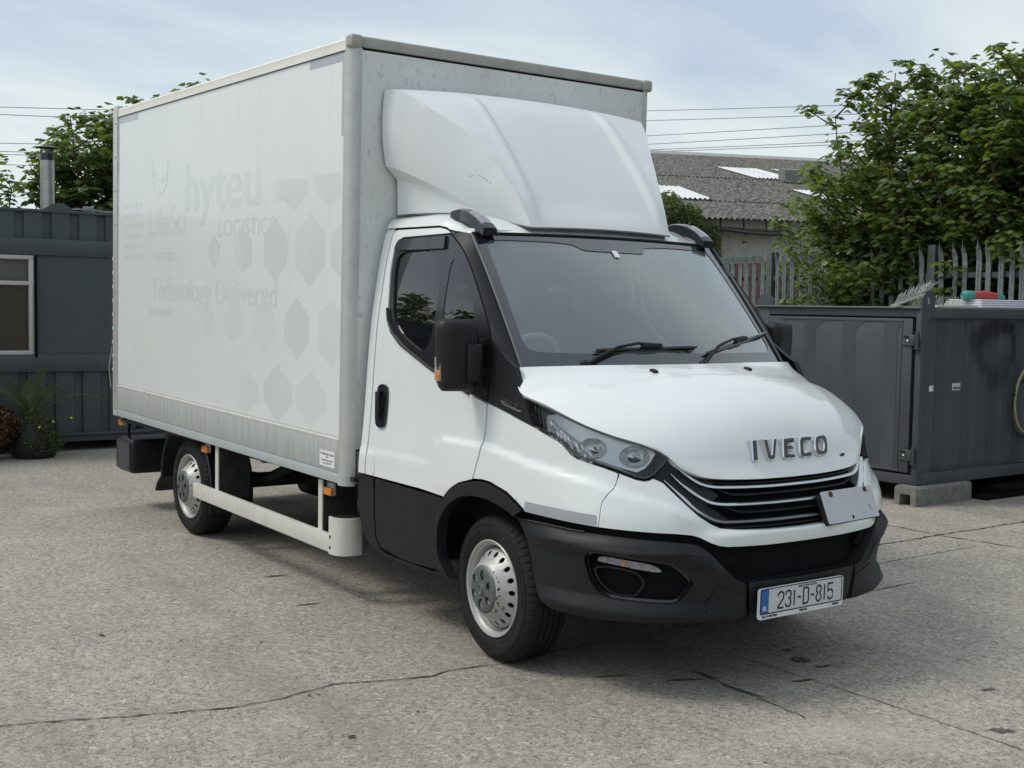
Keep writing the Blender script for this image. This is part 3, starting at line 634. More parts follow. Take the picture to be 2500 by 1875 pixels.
# find (s,t) on the bonnet for y,z
def hood_at(y, z):
    lo, hi = .2, 1.0; s = -y/.9
    for _ in range(24):
        for _ in range(5):
            p = hood0(s, (lo+hi)/2); s += (p.y-y)/max(.5, .8)*1.0
        m = (lo+hi)/2
        if hood0(s, m).z > z: lo = m
        else: hi = m
    return s, (lo+hi)/2
def letter(poly_sets, yc, hw, hh, zc):
    s, t = hood_at(yc, zc); p = hood(s, t, .004); e = hood(s-.03, t, .004)-hood(s+.03, t, .004)
    upv = hood(s, t-.03, .004)-hood(s, t+.03, .004); return frame(p, e, upv)
def LTR(ch):
    O = lambda W, H, n=28, sq=3.2: [(W*math.copysign(abs(math.cos(a))**(2/sq), math.cos(a)), H*math.copysign(abs(math.sin(a))**(2/sq), math.sin(a))) for a in [2*PI*k/n for k in range(n)]]
    if ch == 'I': return [[(-.17, -.5), (.17, -.5), (.17, .5), (-.17, .5)]], []
    if ch == 'V': return [[(-.13, -.5), (.16, -.5), (.26, -.42), (.46, .5), (.17, .5), (.05, -.22), (-.02, -.22), (-.17, .5), (-.48, .5), (-.24, -.42)]], []
    if ch == 'E': return [[(-.3, -.5), (.42, -.5), (.42, -.26), (-.06, -.26), (-.06, -.11), (.32, -.11), (.32, .12), (-.06, .12), (-.06, .26), (.40, .26), (.40, .5), (-.3, .5), (-.40, .40), (-.40, -.40)]], []
    if ch == 'C': return [[(.42, -.5), (-.22, -.5), (-.36, -.44), (-.44, -.28), (-.44, .28), (-.36, .44), (-.22, .5), (.42, .5), (.42, .24), (-.04, .24), (-.13, .16), (-.13, -.16), (-.04, -.24), (.42, -.24)]], []
    return [O(.48, .5)], [O(.19, .23)]
for ch, yc, hw in (('I', -.205, .5), ('V', -.108, .5), ('E', .008, .5), ('C', .122, .5), ('O', .232, .5)):
    fr = letter(None, yc, hw, None, 1.045)
    outl, hol = LTR(ch); SX, SY = .100, .095
    mbL = MB()
    for lv, (ins_, z0) in enumerate([(0, 0), ]):
        o_ = [(a*SX, b*SY) for a, b in outl[0]]; hh_ = [[(a*SX, b*SY) for a, b in h] for h in hol]
        fn = lambda a, b, o: fr @ Vector((a, b, o))
        # chamfered: lower outline, inset top
        TK = lambda q: .017+q[1]*.22
        mbL = panel(inset(o_, .005), lambda a, b, o: fn(a, b, TK((a, b))), 0, .012, holes=[list(reversed(inset(h, -.005))) for h in hh_], off=0, gap=0)
        for loop, sg in [(o_, 1)]+[(h, -1) for h in hh_]:
            top = inset(loop, .005*sg); n = len(loop)
            for k in range(n):
                a, b = loop[k], loop[(k+1) % n]; c_, d_ = top[k], top[(k+1) % n]
                mbL.add([fn(*a, -.004), fn(*b, -.004), fn(*b, TK(b)-.005), fn(*a, TK(a)-.005), fn(*c_, TK(c_)), fn(*d_, TK(d_))], [(0, 1, 2, 3), (3, 2, 5, 4)])
    mbL.build('badge_letter', M['chrome'], bonnet, 20, True)
for yc in (-.314, .314):
    s = -yc/.93
    for _ in range(20): s += (hood0(s, .13).y-yc)*.9
    p = hood(s, .13, .0)
    MB().box(-.022, .018, -.014, .014, -.004, .012, .006, Matrix.Translation(p) @ Matrix.Rotation(R(12), 4, 'Y')).build('washer_jet', M['black'], bonnet)
s_, t_ = hood_at(.40, .995); pp = hood(s_, t_, .001); fr = frame(pp, hood(s_-.03, t_)-hood(s_+.03, t_), (0, 0, 1))
MB().prism(chaikin([(-.022, -.006), (.005, -.008), (.022, .002), (.012, .009), (-.018, .008)], 1), lambda a, b, d: fr @ Vector((a, b, d)), 0, .002).build('rust_chip', M['rust'], bonnet)
# ---------------- windscreen
def ws0(s, t):
    a = Vector((.205-.140*s*s, -.869*s, 1.385+.004*s*s)); b = Vector((-.368-.074*s*s, -.817*s, 2.030-.010*s*s))
    # note: s>0 is the right side
    p = a.lerp(b, t); bl = 4*t*(1-t)*.022*(1-s*s*.5); return p+Vector((bl*.8, 0, bl*.55))
ws = offs(ws0, flip=1)
# orientation check
n_ = (Vector(ws0(.01, .5))-Vector(ws0(-.01, .5))).cross(Vector(ws0(0, .51))-Vector(ws0(0, .49)))
WF = 1 if n_.x > 0 else -1
def wsf(a, b, o=0.0): return ws(-a, b, o*WF)       # a>0 is +y (vehicle left); CCW outward
full = [(-1, -.05), (1, -.05), (1, 1), (-1, 1)]
clear = chaikin([(-.955, .16), (-.93, .115), (-.86, .098), (-.5, .088), (.25, .086), (.86, .08), (.92, .085), (.955, .13), (.945, .25), (.925, .88), (.91, .93), (.85, .955), (.25, .945), (.235, .885), (.20, .875), (-.25, .88), (-.29, .90), (-.345, .945), (-.86, .957), (-.915, .945), (-.94, .90)], 2)
wsO = panel(full, wsf, .006, .05, holes=[list(reversed(clear))], gap=.002).build('windscreen', M['frit'], T)
panel(clear, wsf, 0, .06, off=-.004, gap=-.006).build('windscreen_glass', M['wsg'], wsO)
# A pillar trims between windscreen and door
E2 = Cur([shell(u, z, .002) for u, z in [(-.572, 2.026), (-.445, 1.952), (-.330, 1.851), (-.202, 1.698), (-.113, 1.581), (-.086, 1.519), (-.075, 1.47)]])
E1 = lambda t: ws0(1, 1-t)+Vector((0, -.006, 0))
pil = MB(); 
def pilf(a, b):
    p = E1(b*1.03 if b*1.03 < 1.04 else 1.04); q = E2(b); m = p.lerp(q, a); bl = 4*a*(1-a)*.006; return m+Vector((bl, -bl*.8, bl*.3))
pil.grid(pilf, 8, 30)
both(pil, 'pillar_trim', M['black'], T, 40)
both(MB().tube([ws0(1, 1-k/20*1.02)+Vector((.004, -.008, .004)) for k in range(21)], .007, 6), 'windscreen_side_seal', M['seal'], T)
for sd in (1, -1):
    pts = [Vector((q.x, q.y*sd, q.z)) for q in [E2(k/20)+Vector((.001, -.001, 0)) for k in range(21)]]
    MB().tube(pts, .0035, 5).build('door_gap', M['blackd'], T)
# ---------------- roof
def roof0(a, b):
    # a: 0 centre .. 1 side, b: 0 rear .. 1 front
    x = lerp(-1.245, -.372, b); ym = itp([(-1.245, .845), (-.70, .845), (-.57, .842), (-.442, .820), (-.372, .817)], x)
    xs_ = x
    if b > .6: xs_ = x-(.070)*a*a*sst(.6, 1, b)
    zc = itp([(-1.25, 2.19), (-.95, 2.18), (-.75, 2.160), (-.6, 2.130), (-.48, 2.090), (-.372, 2.034)], x)
    ze = itp([(-1.25, 2.078), (-.70, 2.072), (-.60, 2.050), (-.50, 2.038), (-.372, 2.022)], x)
    k = a**4.2; kk = 1-math.sqrt(max(0, 1-a**5)); return Vector((xs_, -ym*a, lerp(zc-.012*a*a, ze, kk)))
rf = MB().grid(lambda a, b: roof0(abs(a*2-1), b) if a >= .5 else Vector((roof0(abs(a*2-1), b).x, -roof0(abs(a*2-1), b).y, roof0(abs(a*2-1), b).z)), 60, 24)
rf.f = [tuple(f) for f in rf.f]
roofo = rf.build('cab_roof', M['paint'], T, 50, True)
MB().tube([ws0(-1+2*k/40, 1.004)+Vector((.002, 0, .004)) for k in range(41)], .006, 6).build('windscreen_top_seal', M['black'], T)
both(MB().tube([shell(-1.15, 2.070, .0), shell(-.70, 2.068, .0), shell(-.628, 2.056, .0), shell(-.575, 2.034, .0)], .004, 5), 'door_top_gap', M['blackd'], T)
# marker lamps
def mlamp(mk):
    c = [(-.725, -.745, 2.135), (-.60, -.750, 2.126), (-.48, -.752, 2.092), (-.385, -.748, 2.044)]
    b = MB(); C_ = Cur(c); n = 14
    for k in range(n+1):
        q = C_(k/n); wd = .046*math.sin(PI*min(.5, .12+.6*k/n))**.7; ht = .026*math.sin(PI*(.10+.86*(k/n)))**.8+.006
        if k == n: ht = .008
        b.v += [(q.x, q.y-wd, q.z-.03), (q.x, q.y-wd*.85, q.z+ht*.75), (q.x, q.y-wd*.3, q.z+ht), (q.x, q.y+wd*.3, q.z+ht), (q.x, q.y+wd*.85, q.z+ht*.75), (q.x, q.y+wd, q.z-.03)]
    for k in range(n):
        for j in range(5): b.f.append((k*6+j, k*6+j+1, (k+1)*6+j+1, (k+1)*6+j))
    b.f += [(0, 1, 2, 3, 4, 5), tuple(n*6+j for j in range(6))]
    o = mk(b).build('marker_lamp', M['blackg'], T, 40, True)
    l = MB(); n0 = 8; mm = 6
    for k in range(mm):
        q = C_((n0+k)/n*.99); kk = (n0+k)/n; wd = .046*math.sin(PI*min(.5, .12+.6*kk))**.7*.86; ht = .026*math.sin(PI*(.10+.86*kk))**.8+.006+.005
        l.v += [(q.x, q.y-wd, q.z), (q.x, q.y-wd*.85, q.z+ht*.72), (q.x, q.y-wd*.3, q.z+ht), (q.x, q.y+wd*.3, q.z+ht), (q.x, q.y+wd*.85, q.z+ht*.72), (q.x, q.y+wd, q.z)]
    for k in range(mm-1):
        for j in range(5): l.f.append((k*6+j, k*6+j+1, (k+1)*6+j+1, (k+1)*6+j))
    l.f += [(0, 1, 2, 3, 4, 5), tuple((mm-1)*6+j for j in range(6))]
    mk(l).build('marker_lens', M['lampl'], o, 40, True)
mlamp(lambda m: m); mlamp(lambda m: m.mirrored())
# ---------------- wipers
def wiper(bl, arm, pivot):
    b = [wsf(s, t, .022) for s, t in bl]
    w_ = MB().tube([b[0].lerp(b[1], k/12)+Vector((0, 0, 0)) for k in range(13)], [.006]+[.010]*11+[.006], 6); o = w_.build('wiper', M['blackg'], T)
    MB().tube([b[0].lerp(b[1], k/8)-Vector((.012, 0, .012)) for k in range(9)], .004, 5).build('wiper_rubber', M['blackd'], o)
    a = [wsf(s, t, h) for s, t, h in arm]; MB().tube(a, [.012, .010, .008, .007, .007], 8).build('wiper_arm', M['black'], o)
    m = b[0].lerp(b[1], .52); d = (b[1]-b[0]).normalized()
    MB().tube([m-d*.06+Vector((.012, 0, .012)), m+d*.06+Vector((.012, 0, .012))], .013, 6).build('wiper_joint', M['black'], o)
    MB().lathe([(-.03, 0), (-.03, .024), (.02, .022), (.03, .012), (.03, 0)], a[0], 'z', 14).build('wiper_pivot', M['black'], o)
wiper([(-.55, .10), (.17, .115)], [(-.66, -.01, .02), (-.54, .055, .026), (-.41, .110, .032), (-.27, .135, .032), (-.15, .130, .028)], 0)
wiper([(.24, .075), (.97, .215)], [(.15, -.02, .02), (.24, .045, .026), (.36, .115, .032), (.52, .160, .032), (.66, .180, .028)], 0)
cow = MB().grid(lambda a, b: Vector((lerp(.26, .17, b)-.14*(2*a-1)**2, (2*a-1)*.86, 1.352+.0*b)), 20, 2); cow.build('scuttle', M['blackd'], T)
# ---------------- mirrors
def mirror(mk):
    def sec(z):
        t = (z-1.27)/.335
        return t
    b = MB(); n = 16; mseg = 28
    for i in range(n+1):
        a = i/n; zz = 1.268+.335*a
        e = min(1, (1-abs(2*a-1)**7))**.5 if 0 < a < 1 else 0.0
        e = max(e, .0); yc = -1.078-.010*a; xc = -.155+.004*a
        wy = (.092+.008*a)*(.80+.20*e) if 0 < a < 1 else .075; wx = (.066)*(.55+.45*e) if 0 < a < 1 else .035
        for k in range(mseg):
            th = 2*PI*k/mseg; cxx = math.copysign(abs(math.cos(th))**(2/3.4), math.cos(th)); syy = math.copysign(abs(math.sin(th))**(2/3.4), math.sin(th))
            b.v.append((xc+wx*cxx-.035*syy*.0, yc+wy*syy, zz))
    for i in range(n):
        for k in range(mseg): b.f.append((i*mseg+k, i*mseg+(k+1) % mseg, (i+1)*mseg+(k+1) % mseg, (i+1)*mseg+k))
    b.f += [tuple(reversed(range(mseg))), tuple(n*mseg+k for k in range(mseg))]
    # turn the housing outward a little
    mt = Matrix.Translation((-.155, -1.058, 0)) @ Matrix.Rotation(R(-14), 4, 'Z') @ Matrix.Translation((.155, 1.058, 0))
    b.v = [tuple(mt @ Vector(q)) for q in b.v]
    o = mk(b).build('mirror', M['black'], T, 50, True)
    MBX = lambda *a: MB().box(*a[:6], a[6], mt)
    mk(MBX(-.205, -.12, -1.175, -1.164, 1.315, 1.425, .004)).build('mirror_strip', M['lampl'], o)
    mk(MBX(-.185, -.125, -1.180, -1.165, 1.315, 1.365, .006)).build('mirror_indicator', M['amber'], o)
    mk(MBX(-.092, -.070, -1.058, -.985, 1.315, 1.49, .012)).build('mirror_cover', M['black'], o)
    for z_ in (1.495, 1.355): mk(MB().box(-.165, -.10, -1.0, -.92, z_-.022, z_+.022, .010)).build('mirror_arm', M['black'], o)
    mk(MB().tube([(-.13, -.975, 1.31), (-.13, -.975, 1.53)], .022, 10)).build('mirror_pivot', M['black'], o)
    mk(MB().box(-.232, -.224, -1.15, -.98, 1.30, 1.575, .0)).build('mirror_glass', M['refl'], o)
mirror(lambda m: m); mirror(lambda m: m.mirrored())
# reflective tape on the wings
both(panel([(.280, .803), (.45, .797), (.635, .787), (.635, .745), (.45, .751), (.278, .757)], shell, .001, .03, off=.003, gap=0), 'reflective_strip', M['tape'], T)
# ---------------- cab interior
MB().box(-1.235, -1.20, -.82, .82, .7, 2.05).build('cab_back_wall', M['trim'], T)
MB().box(-1.2, -.45, -.80, .80, 2.02, 2.05).build('headlining', M['trim'], T)
def seat(y, wd):
    o = MB().box(-1.13, -.99, y-wd/2, y+wd/2, 1.05, 1.64, .06).build('seat_back', M['seat'], T)
    MB().box(-1.11, -.62, y-wd/2, y+wd/2, .92, 1.08, .05).build('seat_cushion', M['seat'], o)
    for yy in ((y,) if wd < .6 else (y-.22, y+.22)):
        MB().prism([(-.13, 1.64), (.13, 1.64), (.12, 1.80), (.09, 1.86), (-.09, 1.86), (-.12, 1.80)], lambda a, b, d, yy=yy: Vector((d, yy+a, b)), -1.09, -1.0).build('headrest', M['seat'], o)
        MB().box(-.998, -.994, yy-.06, yy+.06, 1.75, 1.79).build('headrest_opening', M['trim'], o)
seat(-.50, .52); seat(.36, .90)
MB().grid(lambda a, b: Vector((lerp(-.42, .16, b)-.10*(2*a-1)**2*b, lerp(-.84, .84, a), lerp(1.36, 1.405, math.sin(PI*min(b*1.3, 1)*.5))+.02*math.sin(a*PI*3)*(1-b))), 30, 8).build('dashboard', M['dash'], T, 50)
MB().box(-.44, -.36, -.84, .84, .95, 1.36, .03).build('dashboard_front', M['dash'], T)
sw = MB(); ctr = Vector((-.47, -.48, 1.36)); ax = Matrix.Rotation(R(-62), 4, 'Y')
sw.tube([ctr+ax @ Vector((0, .205*math.cos(2*PI*k/32), .205*math.sin(2*PI*k/32))) if 0 else ctr+Vector((.205*math.sin(2*PI*k/32)*math.cos(R(52)), .205*math.cos(2*PI*k/32), .205*math.sin(2*PI*k/32)*math.sin(R(52)))) for k in range(33)], .016, 8, False)
so_ = sw.build('steering_wheel', M['dash'], T)
MB().box(-.50, -.44, -.66, -.30, 1.34, 1.38, .012).build('steering_spoke', M['dash'], so_)
MB().box(-.36, -.33, -.12, .12, 1.86, 1.93, .012).build('interior_mirror', M['blackg'], T)
for y in (-.45, .45): MB().box(-.42, -.40, y-.22, y+.22, 1.93, 2.0, .01).build('sun_visor', M['visor'], T)
MB().prism([(-.022, -.03), (.022, -.03), (.022, .02), (0, .03), (-.022, .02)], lambda a, b, d: wsf(-.03+a, .86+b, .003+d), 0, .001).build('windscreen_sticker', M['white'], wsO)
M['tape2'] = mat('grey_tape', (.43, .455, .50), .35, .1); M['tape3'] = mat('pale_grey_tape', (.52, .55, .565), .35, .1); M['strip2'] = mat('dark_end_cap', (.055, .062, .064), .5, var=(18, .5, (.08, .085, .085)))
# ---------------- number plate
pf = frame((1.052, -.036, .404), (0, 1, .0), (.02, 0, 1))
def rrect(w_, h_, r, n=5):
    P = []
    for cx_, cy_, a0 in ((w_/2-r, h_/2-r, 0), (-w_/2+r, h_/2-r, 90), (-w_/2+r, -h_/2+r, 180), (w_/2-r, -h_/2+r, 270)):
        P += [(cx_+r*math.cos(R(a0+90*k/n)), cy_+r*math.sin(R(a0+90*k/n))) for k in range(n+1)]
    return P
pm = lambda a, b, d: pf @ Vector((a, b, d))
NP = MB().prism(rrect(.548, .136, .014), pm, -.008, .002).build('number_plate', M['white'], T)
MB().prism([(a, b+.010) for a, b in rrect(.534, .113, .010)], pm, .0021, .0032).build('plate_surround', M['ink'], NP)
MB().prism([(a+.021, b+.011) for a, b in rrect(.474, .103, .004)], pm, .0033, .0048).build('plate_face', M['plate'], NP)
MB().prism([(a-.2395, b+.011) for a, b in rrect(.046, .103, .004)], pm, .0033, .0048).build('plate_band', M['blue'], NP)
def ptxt(b, x, y, size, sx, m='ink', off=0, nm='plate_text', al='CENTER', z=.005): text(b, nm, M[m], NP, pf @ Matrix.Translation((x, y, z)), size, sx, .0003, off, 0, al)
# characters drawn as strokes, tall and narrow
def stroke(P, wd, closed=False):
    mb = []; n = len(P)
    L, Rr = [], []
    for i in range(n):
        a = Vector(P[(i-1) % n if closed else max(i-1, 0)]); c = Vector(P[(i+1) % n if closed else min(i+1, n-1)]); q = Vector(P[i])
        e1 = (q-a) if (q-a).length > 1e-9 else (c-q); e2 = (c-q) if (c-q).length > 1e-9 else e1
        e1.normalize(); e2.normalize(); n1 = Vector((-e1.y, e1.x)); n2 = Vector((-e2.y, e2.x)); nn = (n1+n2).normalized(); k = wd/2/max(nn.dot(n1), .6)
        L.append(q+nn*k); Rr.append(q-nn*k)
    return L, Rr
def arc(cx_, cy_, rx, ry, a0, a1, n=8): return [(cx_+rx*math.cos(R(a0+(a1-a0)*k/n)), cy_+ry*math.sin(R(a0+(a1-a0)*k/n))) for k in range(n+1)]
H = .5; Wd = .25
GL = {'2': [([(-Wd, .24)]+arc(0, .28, Wd, .22, 170, 0)+[(Wd, .16), (.18, .02), (-Wd, -.42), (-Wd, -H), (Wd+.02, -H)], False)],
 '3': [([(-Wd, .26)]+arc(0, .29, Wd, .21, 170, 0)+[(Wd, .16)]+[(.16, .05), (.03, .03), (.16, .0), (Wd, -.12)]+arc(0, -.29, Wd, .21, 0, -170)+[(-Wd, -.26)], False)],
 '1': [([(0, -H), (0, H)], False)],
 '-': [([(-.16, -.02), (.16, -.02)], False)],
 'D': [([(-Wd, -H), (-Wd, H), (.08, H), (.2, H-.06), (Wd, H-.2), (Wd, -H+.2), (.2, -H+.06), (.08, -H)], True)],
 '8': [(arc(0, .26, Wd*.92, .24, -60, 240, 12)+arc(0, -.25, Wd, .25, 120, 420, 12), True)],
 '5': [([(Wd, H), (-Wd+.03, H), (-Wd, .02), (-.1, .1), (.1, .1), (Wd, -.04), (Wd, -.30)]+arc(0, -.29, Wd, .21, 0, -170)+[(-Wd, -.28)], False)]}
xx = -.148; step = {'2': .047, '3': .047, '1': .030, '-': .036, 'D': .050, '8': .046, '5': .050}
chars = '231-D-815'; tot = sum(step[c] for c in chars); xx = .022-tot/2
for c in chars:
    xx += step[c]/2; mb = MB()
    for P, cl in GL[c]:
        P = [(xx+a*.066, .008+b*.071) for a, b in P]; L_, R_ = stroke(P, .0085, cl); n = len(P)
        mb.add([pm(q.x, q.y, .0055) for q in L_]+[pm(q.x, q.y, .0055) for q in R_], [(i, (i+1) % n, n+(i+1) % n, n+i) for i in range(n if cl else n-1)])
    mb.build('plate_character', M['ink'], NP, 0)
    xx += step[c]/2
ptxt('BAILE ÁTHA CLIATH', .03, .0545, .0125, 1.05, off=.0006)
ptxt('IRL', -.240, -.020, .026, .72, 'white', .0006)
ptxt('Ph: 01 429 7600', -.252, -.056, .0135, 1.05, al='LEFT', off=.0005, z=.0032)
ptxt('EMERALD', .01, -.0555, .0125, .95, off=.0005, z=.0032); ptxt('IVECO', .225, -.0555, .0130, 1.1, off=.0007, z=.0032)
for x_ in (-.165, .222): MB().lathe([(0, .0055), (.002, .005), (.003, 0)], pm(x_, .012, .005), 'x', 12).build('plate_screw', M['white'], NP)
# ---------------- blank board wedged in the grille
bf = frame(BOARD[0], BOARD[1], BOARD[2])
bm_ = lambda a, b, d: bf @ Vector((a, b, d))
BD = MB().prism(rrect(.425, .150, .010), bm_, -.004, .001).build('blank_board', M['blank'], T)
MB().prism([(a-.004, b-.004) for a, b in rrect(.422, .148, .010)], bm_, -.030, -.0045).build('board_backing', M['black'], BD)
for a, b, w_, h_, m in ((-.140, .058, .032, .026, 'rust'), (.150, .060, .030, .024, 'rust'), (-.01, -.058, .014, .016, 'blackd'), (.150, -.025, .012, .024, 'tape'), (.165, .050, .010, .016, 'tape')):
    MB().prism(chaikin([(a-w_/2, b-h_/2), (a+w_/2, b-h_/2), (a+w_/2, b+h_/2), (a-w_/2, b+h_/2)], 1 if m != 'tape' else 0), bm_, .001, .0025).build('board_patch', M[m], BD)
# ---------------- fairing
def FP(P): return Cur(P)
side_ridge = [(-1.123, .859, 2.811), (-1.044, .818, 2.769), (-.956, .768, 2.707), (-.893, .724, 2.665), (-.838, .686, 2.624), (-.773, .644, 2.569), (-.713, .610, 2.506), (-.661, .582, 2.453), (-.609, .554, 2.391), (-.570, .538, 2.342), (-.535, .520, 2.294), (-.478, .496, 2.207), (-.411, .474, 2.070)]
cre = [(-1.245, .852, 2.415), (-1.121, .838, 2.386), (-.93, .760, 2.303), (-.775, .665, 2.222), (-.66, .595, 2.166), (-.53, .525, 2.112), (-.411, .474, 2.070)]
cin = [(-1.245, .780, 2.345), (-1.12, .775, 2.325), (-.93, .720, 2.266), (-.775, .645, 2.198), (-.66, .580, 2.148), (-.53, .520, 2.098), (-.411, .474, 2.068)]
bas = [(-1.245, .775, 2.150), (-1.10, .755, 2.152), (-.90, .695, 2.150), (-.76, .635, 2.137), (-.66, .575, 2.120), (-.53, .515, 2.088), (-.411, .474, 2.066)]
rear = [(-1.245, .862, 2.825), (-1.245, .865, 2.62), (-1.245, .852, 2.415)]
top_ = [(-1.245, .862, 2.825), (-1.123, .859, 2.811)]
SR, CR, CI, BA, RE = FP(top_+side_ridge[1:]), FP(cre), FP(cin), FP(bas), FP(rear)
def two(f, nu, nv, name, parent=None, flip=False):
    mb = MB().grid(f, nu, nv)
    if flip: mb.f = [tuple(reversed(q)) for q in mb.f]
    return mb
fair = MB()
def sidef(a, b):   # a 0 ridge..1 crease ; b along
    p = SR(b).lerp(CR(b), a); bl = 4*a*(1-a)*.020*sst(1, .7, b); return Vector((p.x, p.y+bl, p.z))
fair.grid(sidef, 20, 44)
fair.grid(lambda a, b: CR(b).lerp(CI(b), a), 3, 44); fair.grid(lambda a, b: CI(b).lerp(BA(b), a), 8, 44)
prof = Cur([(-1.245, 0, 2.86), (-1.12, 0, 2.845), (-1.0, 0, 2.80), (-.90, 0, 2.72), (-.75, 0, 2.55), (-.58, 0, 2.34), (-.44, 0, 2.16), (-.385, 0, 2.078)])
def frontf(a, b):  # a: 0 centre..1 ridge ; b: 0 top..1 base
    c = prof(b); e = SR(b); k = a**1.0; p = c.lerp(e, k)
    yy = e.y*a; xw = lerp(c.x, e.x, a**2.4); zw = lerp(c.z, e.z, a**2.2)
    # recessed middle field between two creases
    ry = lerp(.42, .41, b); inn = sst(.12, .25, b)*sst(1.0, .86, b)
    g = .013*inn*sst(ry+.020, ry-.030, yy)
    pk = .008*inn*math.exp(-((yy-ry-.03)/.035)**2)
    return Vector((xw-(g-pk)*.8, yy, zw-(g-pk)*.55))
fair.grid(frontf, 60, 60)
fm = MB(); fm.add(fair.v, fair.f); m2 = fair.mirrored(); fm.add(m2.v, m2.f)
FA = fm.mesh('wind_fairing', M['fairing'], 0)
bmm = bmesh.new(); bmm.from_mesh(FA); bmesh.ops.remove_doubles(bmm, verts=bmm.verts[:], dist=.0008); bmesh.ops.recalc_face_normals(bmm, faces=bmm.faces[:])
bmm.to_mesh(FA); bmm.free(); FA.shade_smooth(); FA.set_sharp_from_angle(angle=R(26))
fo_ = bpy.data.objects.new('wind_fairing', FA); COL.objects.link(fo_); fo_.parent = T; fo_.matrix_parent_inverse = Matrix.Translation(-T.location)
both(MB().tube([BA(k/30)+Vector((0, 0, .0)) for k in range(31)], .006, 5), 'fairing_seal', M['frit'], fo_)
MB().tube([Vector((lerp(-.383, -.411, (abs(k-15)/15)**2), -.474+.948*k/30, lerp(2.076, 2.066, (abs(k-15)/15)**2))) for k in range(31)], .005, 5).build('fairing_seal', M['frit'], fo_)
for P in ([(-.60, .665, 2.33), (-.575, .655, 2.318), (-.55, .642, 2.30)], [(-.545, .635, 2.295), (-.54, .632, 2.285)], [(-.65, .69, 2.325), (-.63, .683, 2.33)]):
    MB().tube([Vector((a, -b-.012, c)) for a, b, c in P], .0022, 4).build('scuff', M['tape'], fo_)
# ---------------- box body
ex = Vector((-3.93, 0, .07)).normalized(); ez = Vector((.04, 0, 2.42)).normalized()
LB, HB, WB = 3.93, 2.42, 1.065
def BX(l, y, h): return Vector((-1.29, y, .67))+ex*l+ez*h
bmx = Matrix(((-ex.x, 0, ez.x, -1.29), (0, 1, 0, 0), (-ex.z, 0, ez.z, .67), (0, 0, 0, 1)))   # local x = forward
def bbox(l0, l1, y0, y1, h0, h1, bev=0, seg=2): return MB().box(-l1, -l0, y0, y1, h0, h1, bev, bmx, seg)
def BXi(x, z):
    d = Vector((x+1.29, 0, z-.67)); det = ex.x*ez.z-ex.z*ez.x; return ((d.x*ez.z-d.z*ez.x)/det, (ex.x*d.z-ex.z*d.x)/det)
bbox(.06, LB-.10, -WB+.012, WB-.012, .10, HB-.045).build('box_body', M['grp'], T)
bbox(.004, .07, -WB+.062, WB-.062, .198, HB-.062).build('box_front_panel', M['front'], T)
bbox(.010, .06, -WB+.08, WB-.08, .005, .188).build('box_front_sill', M['aludark'], T)
bbox(.016, .03, -WB+.06, WB-.06, .18, .205).build('box_front_gap', M['blackd'], T)
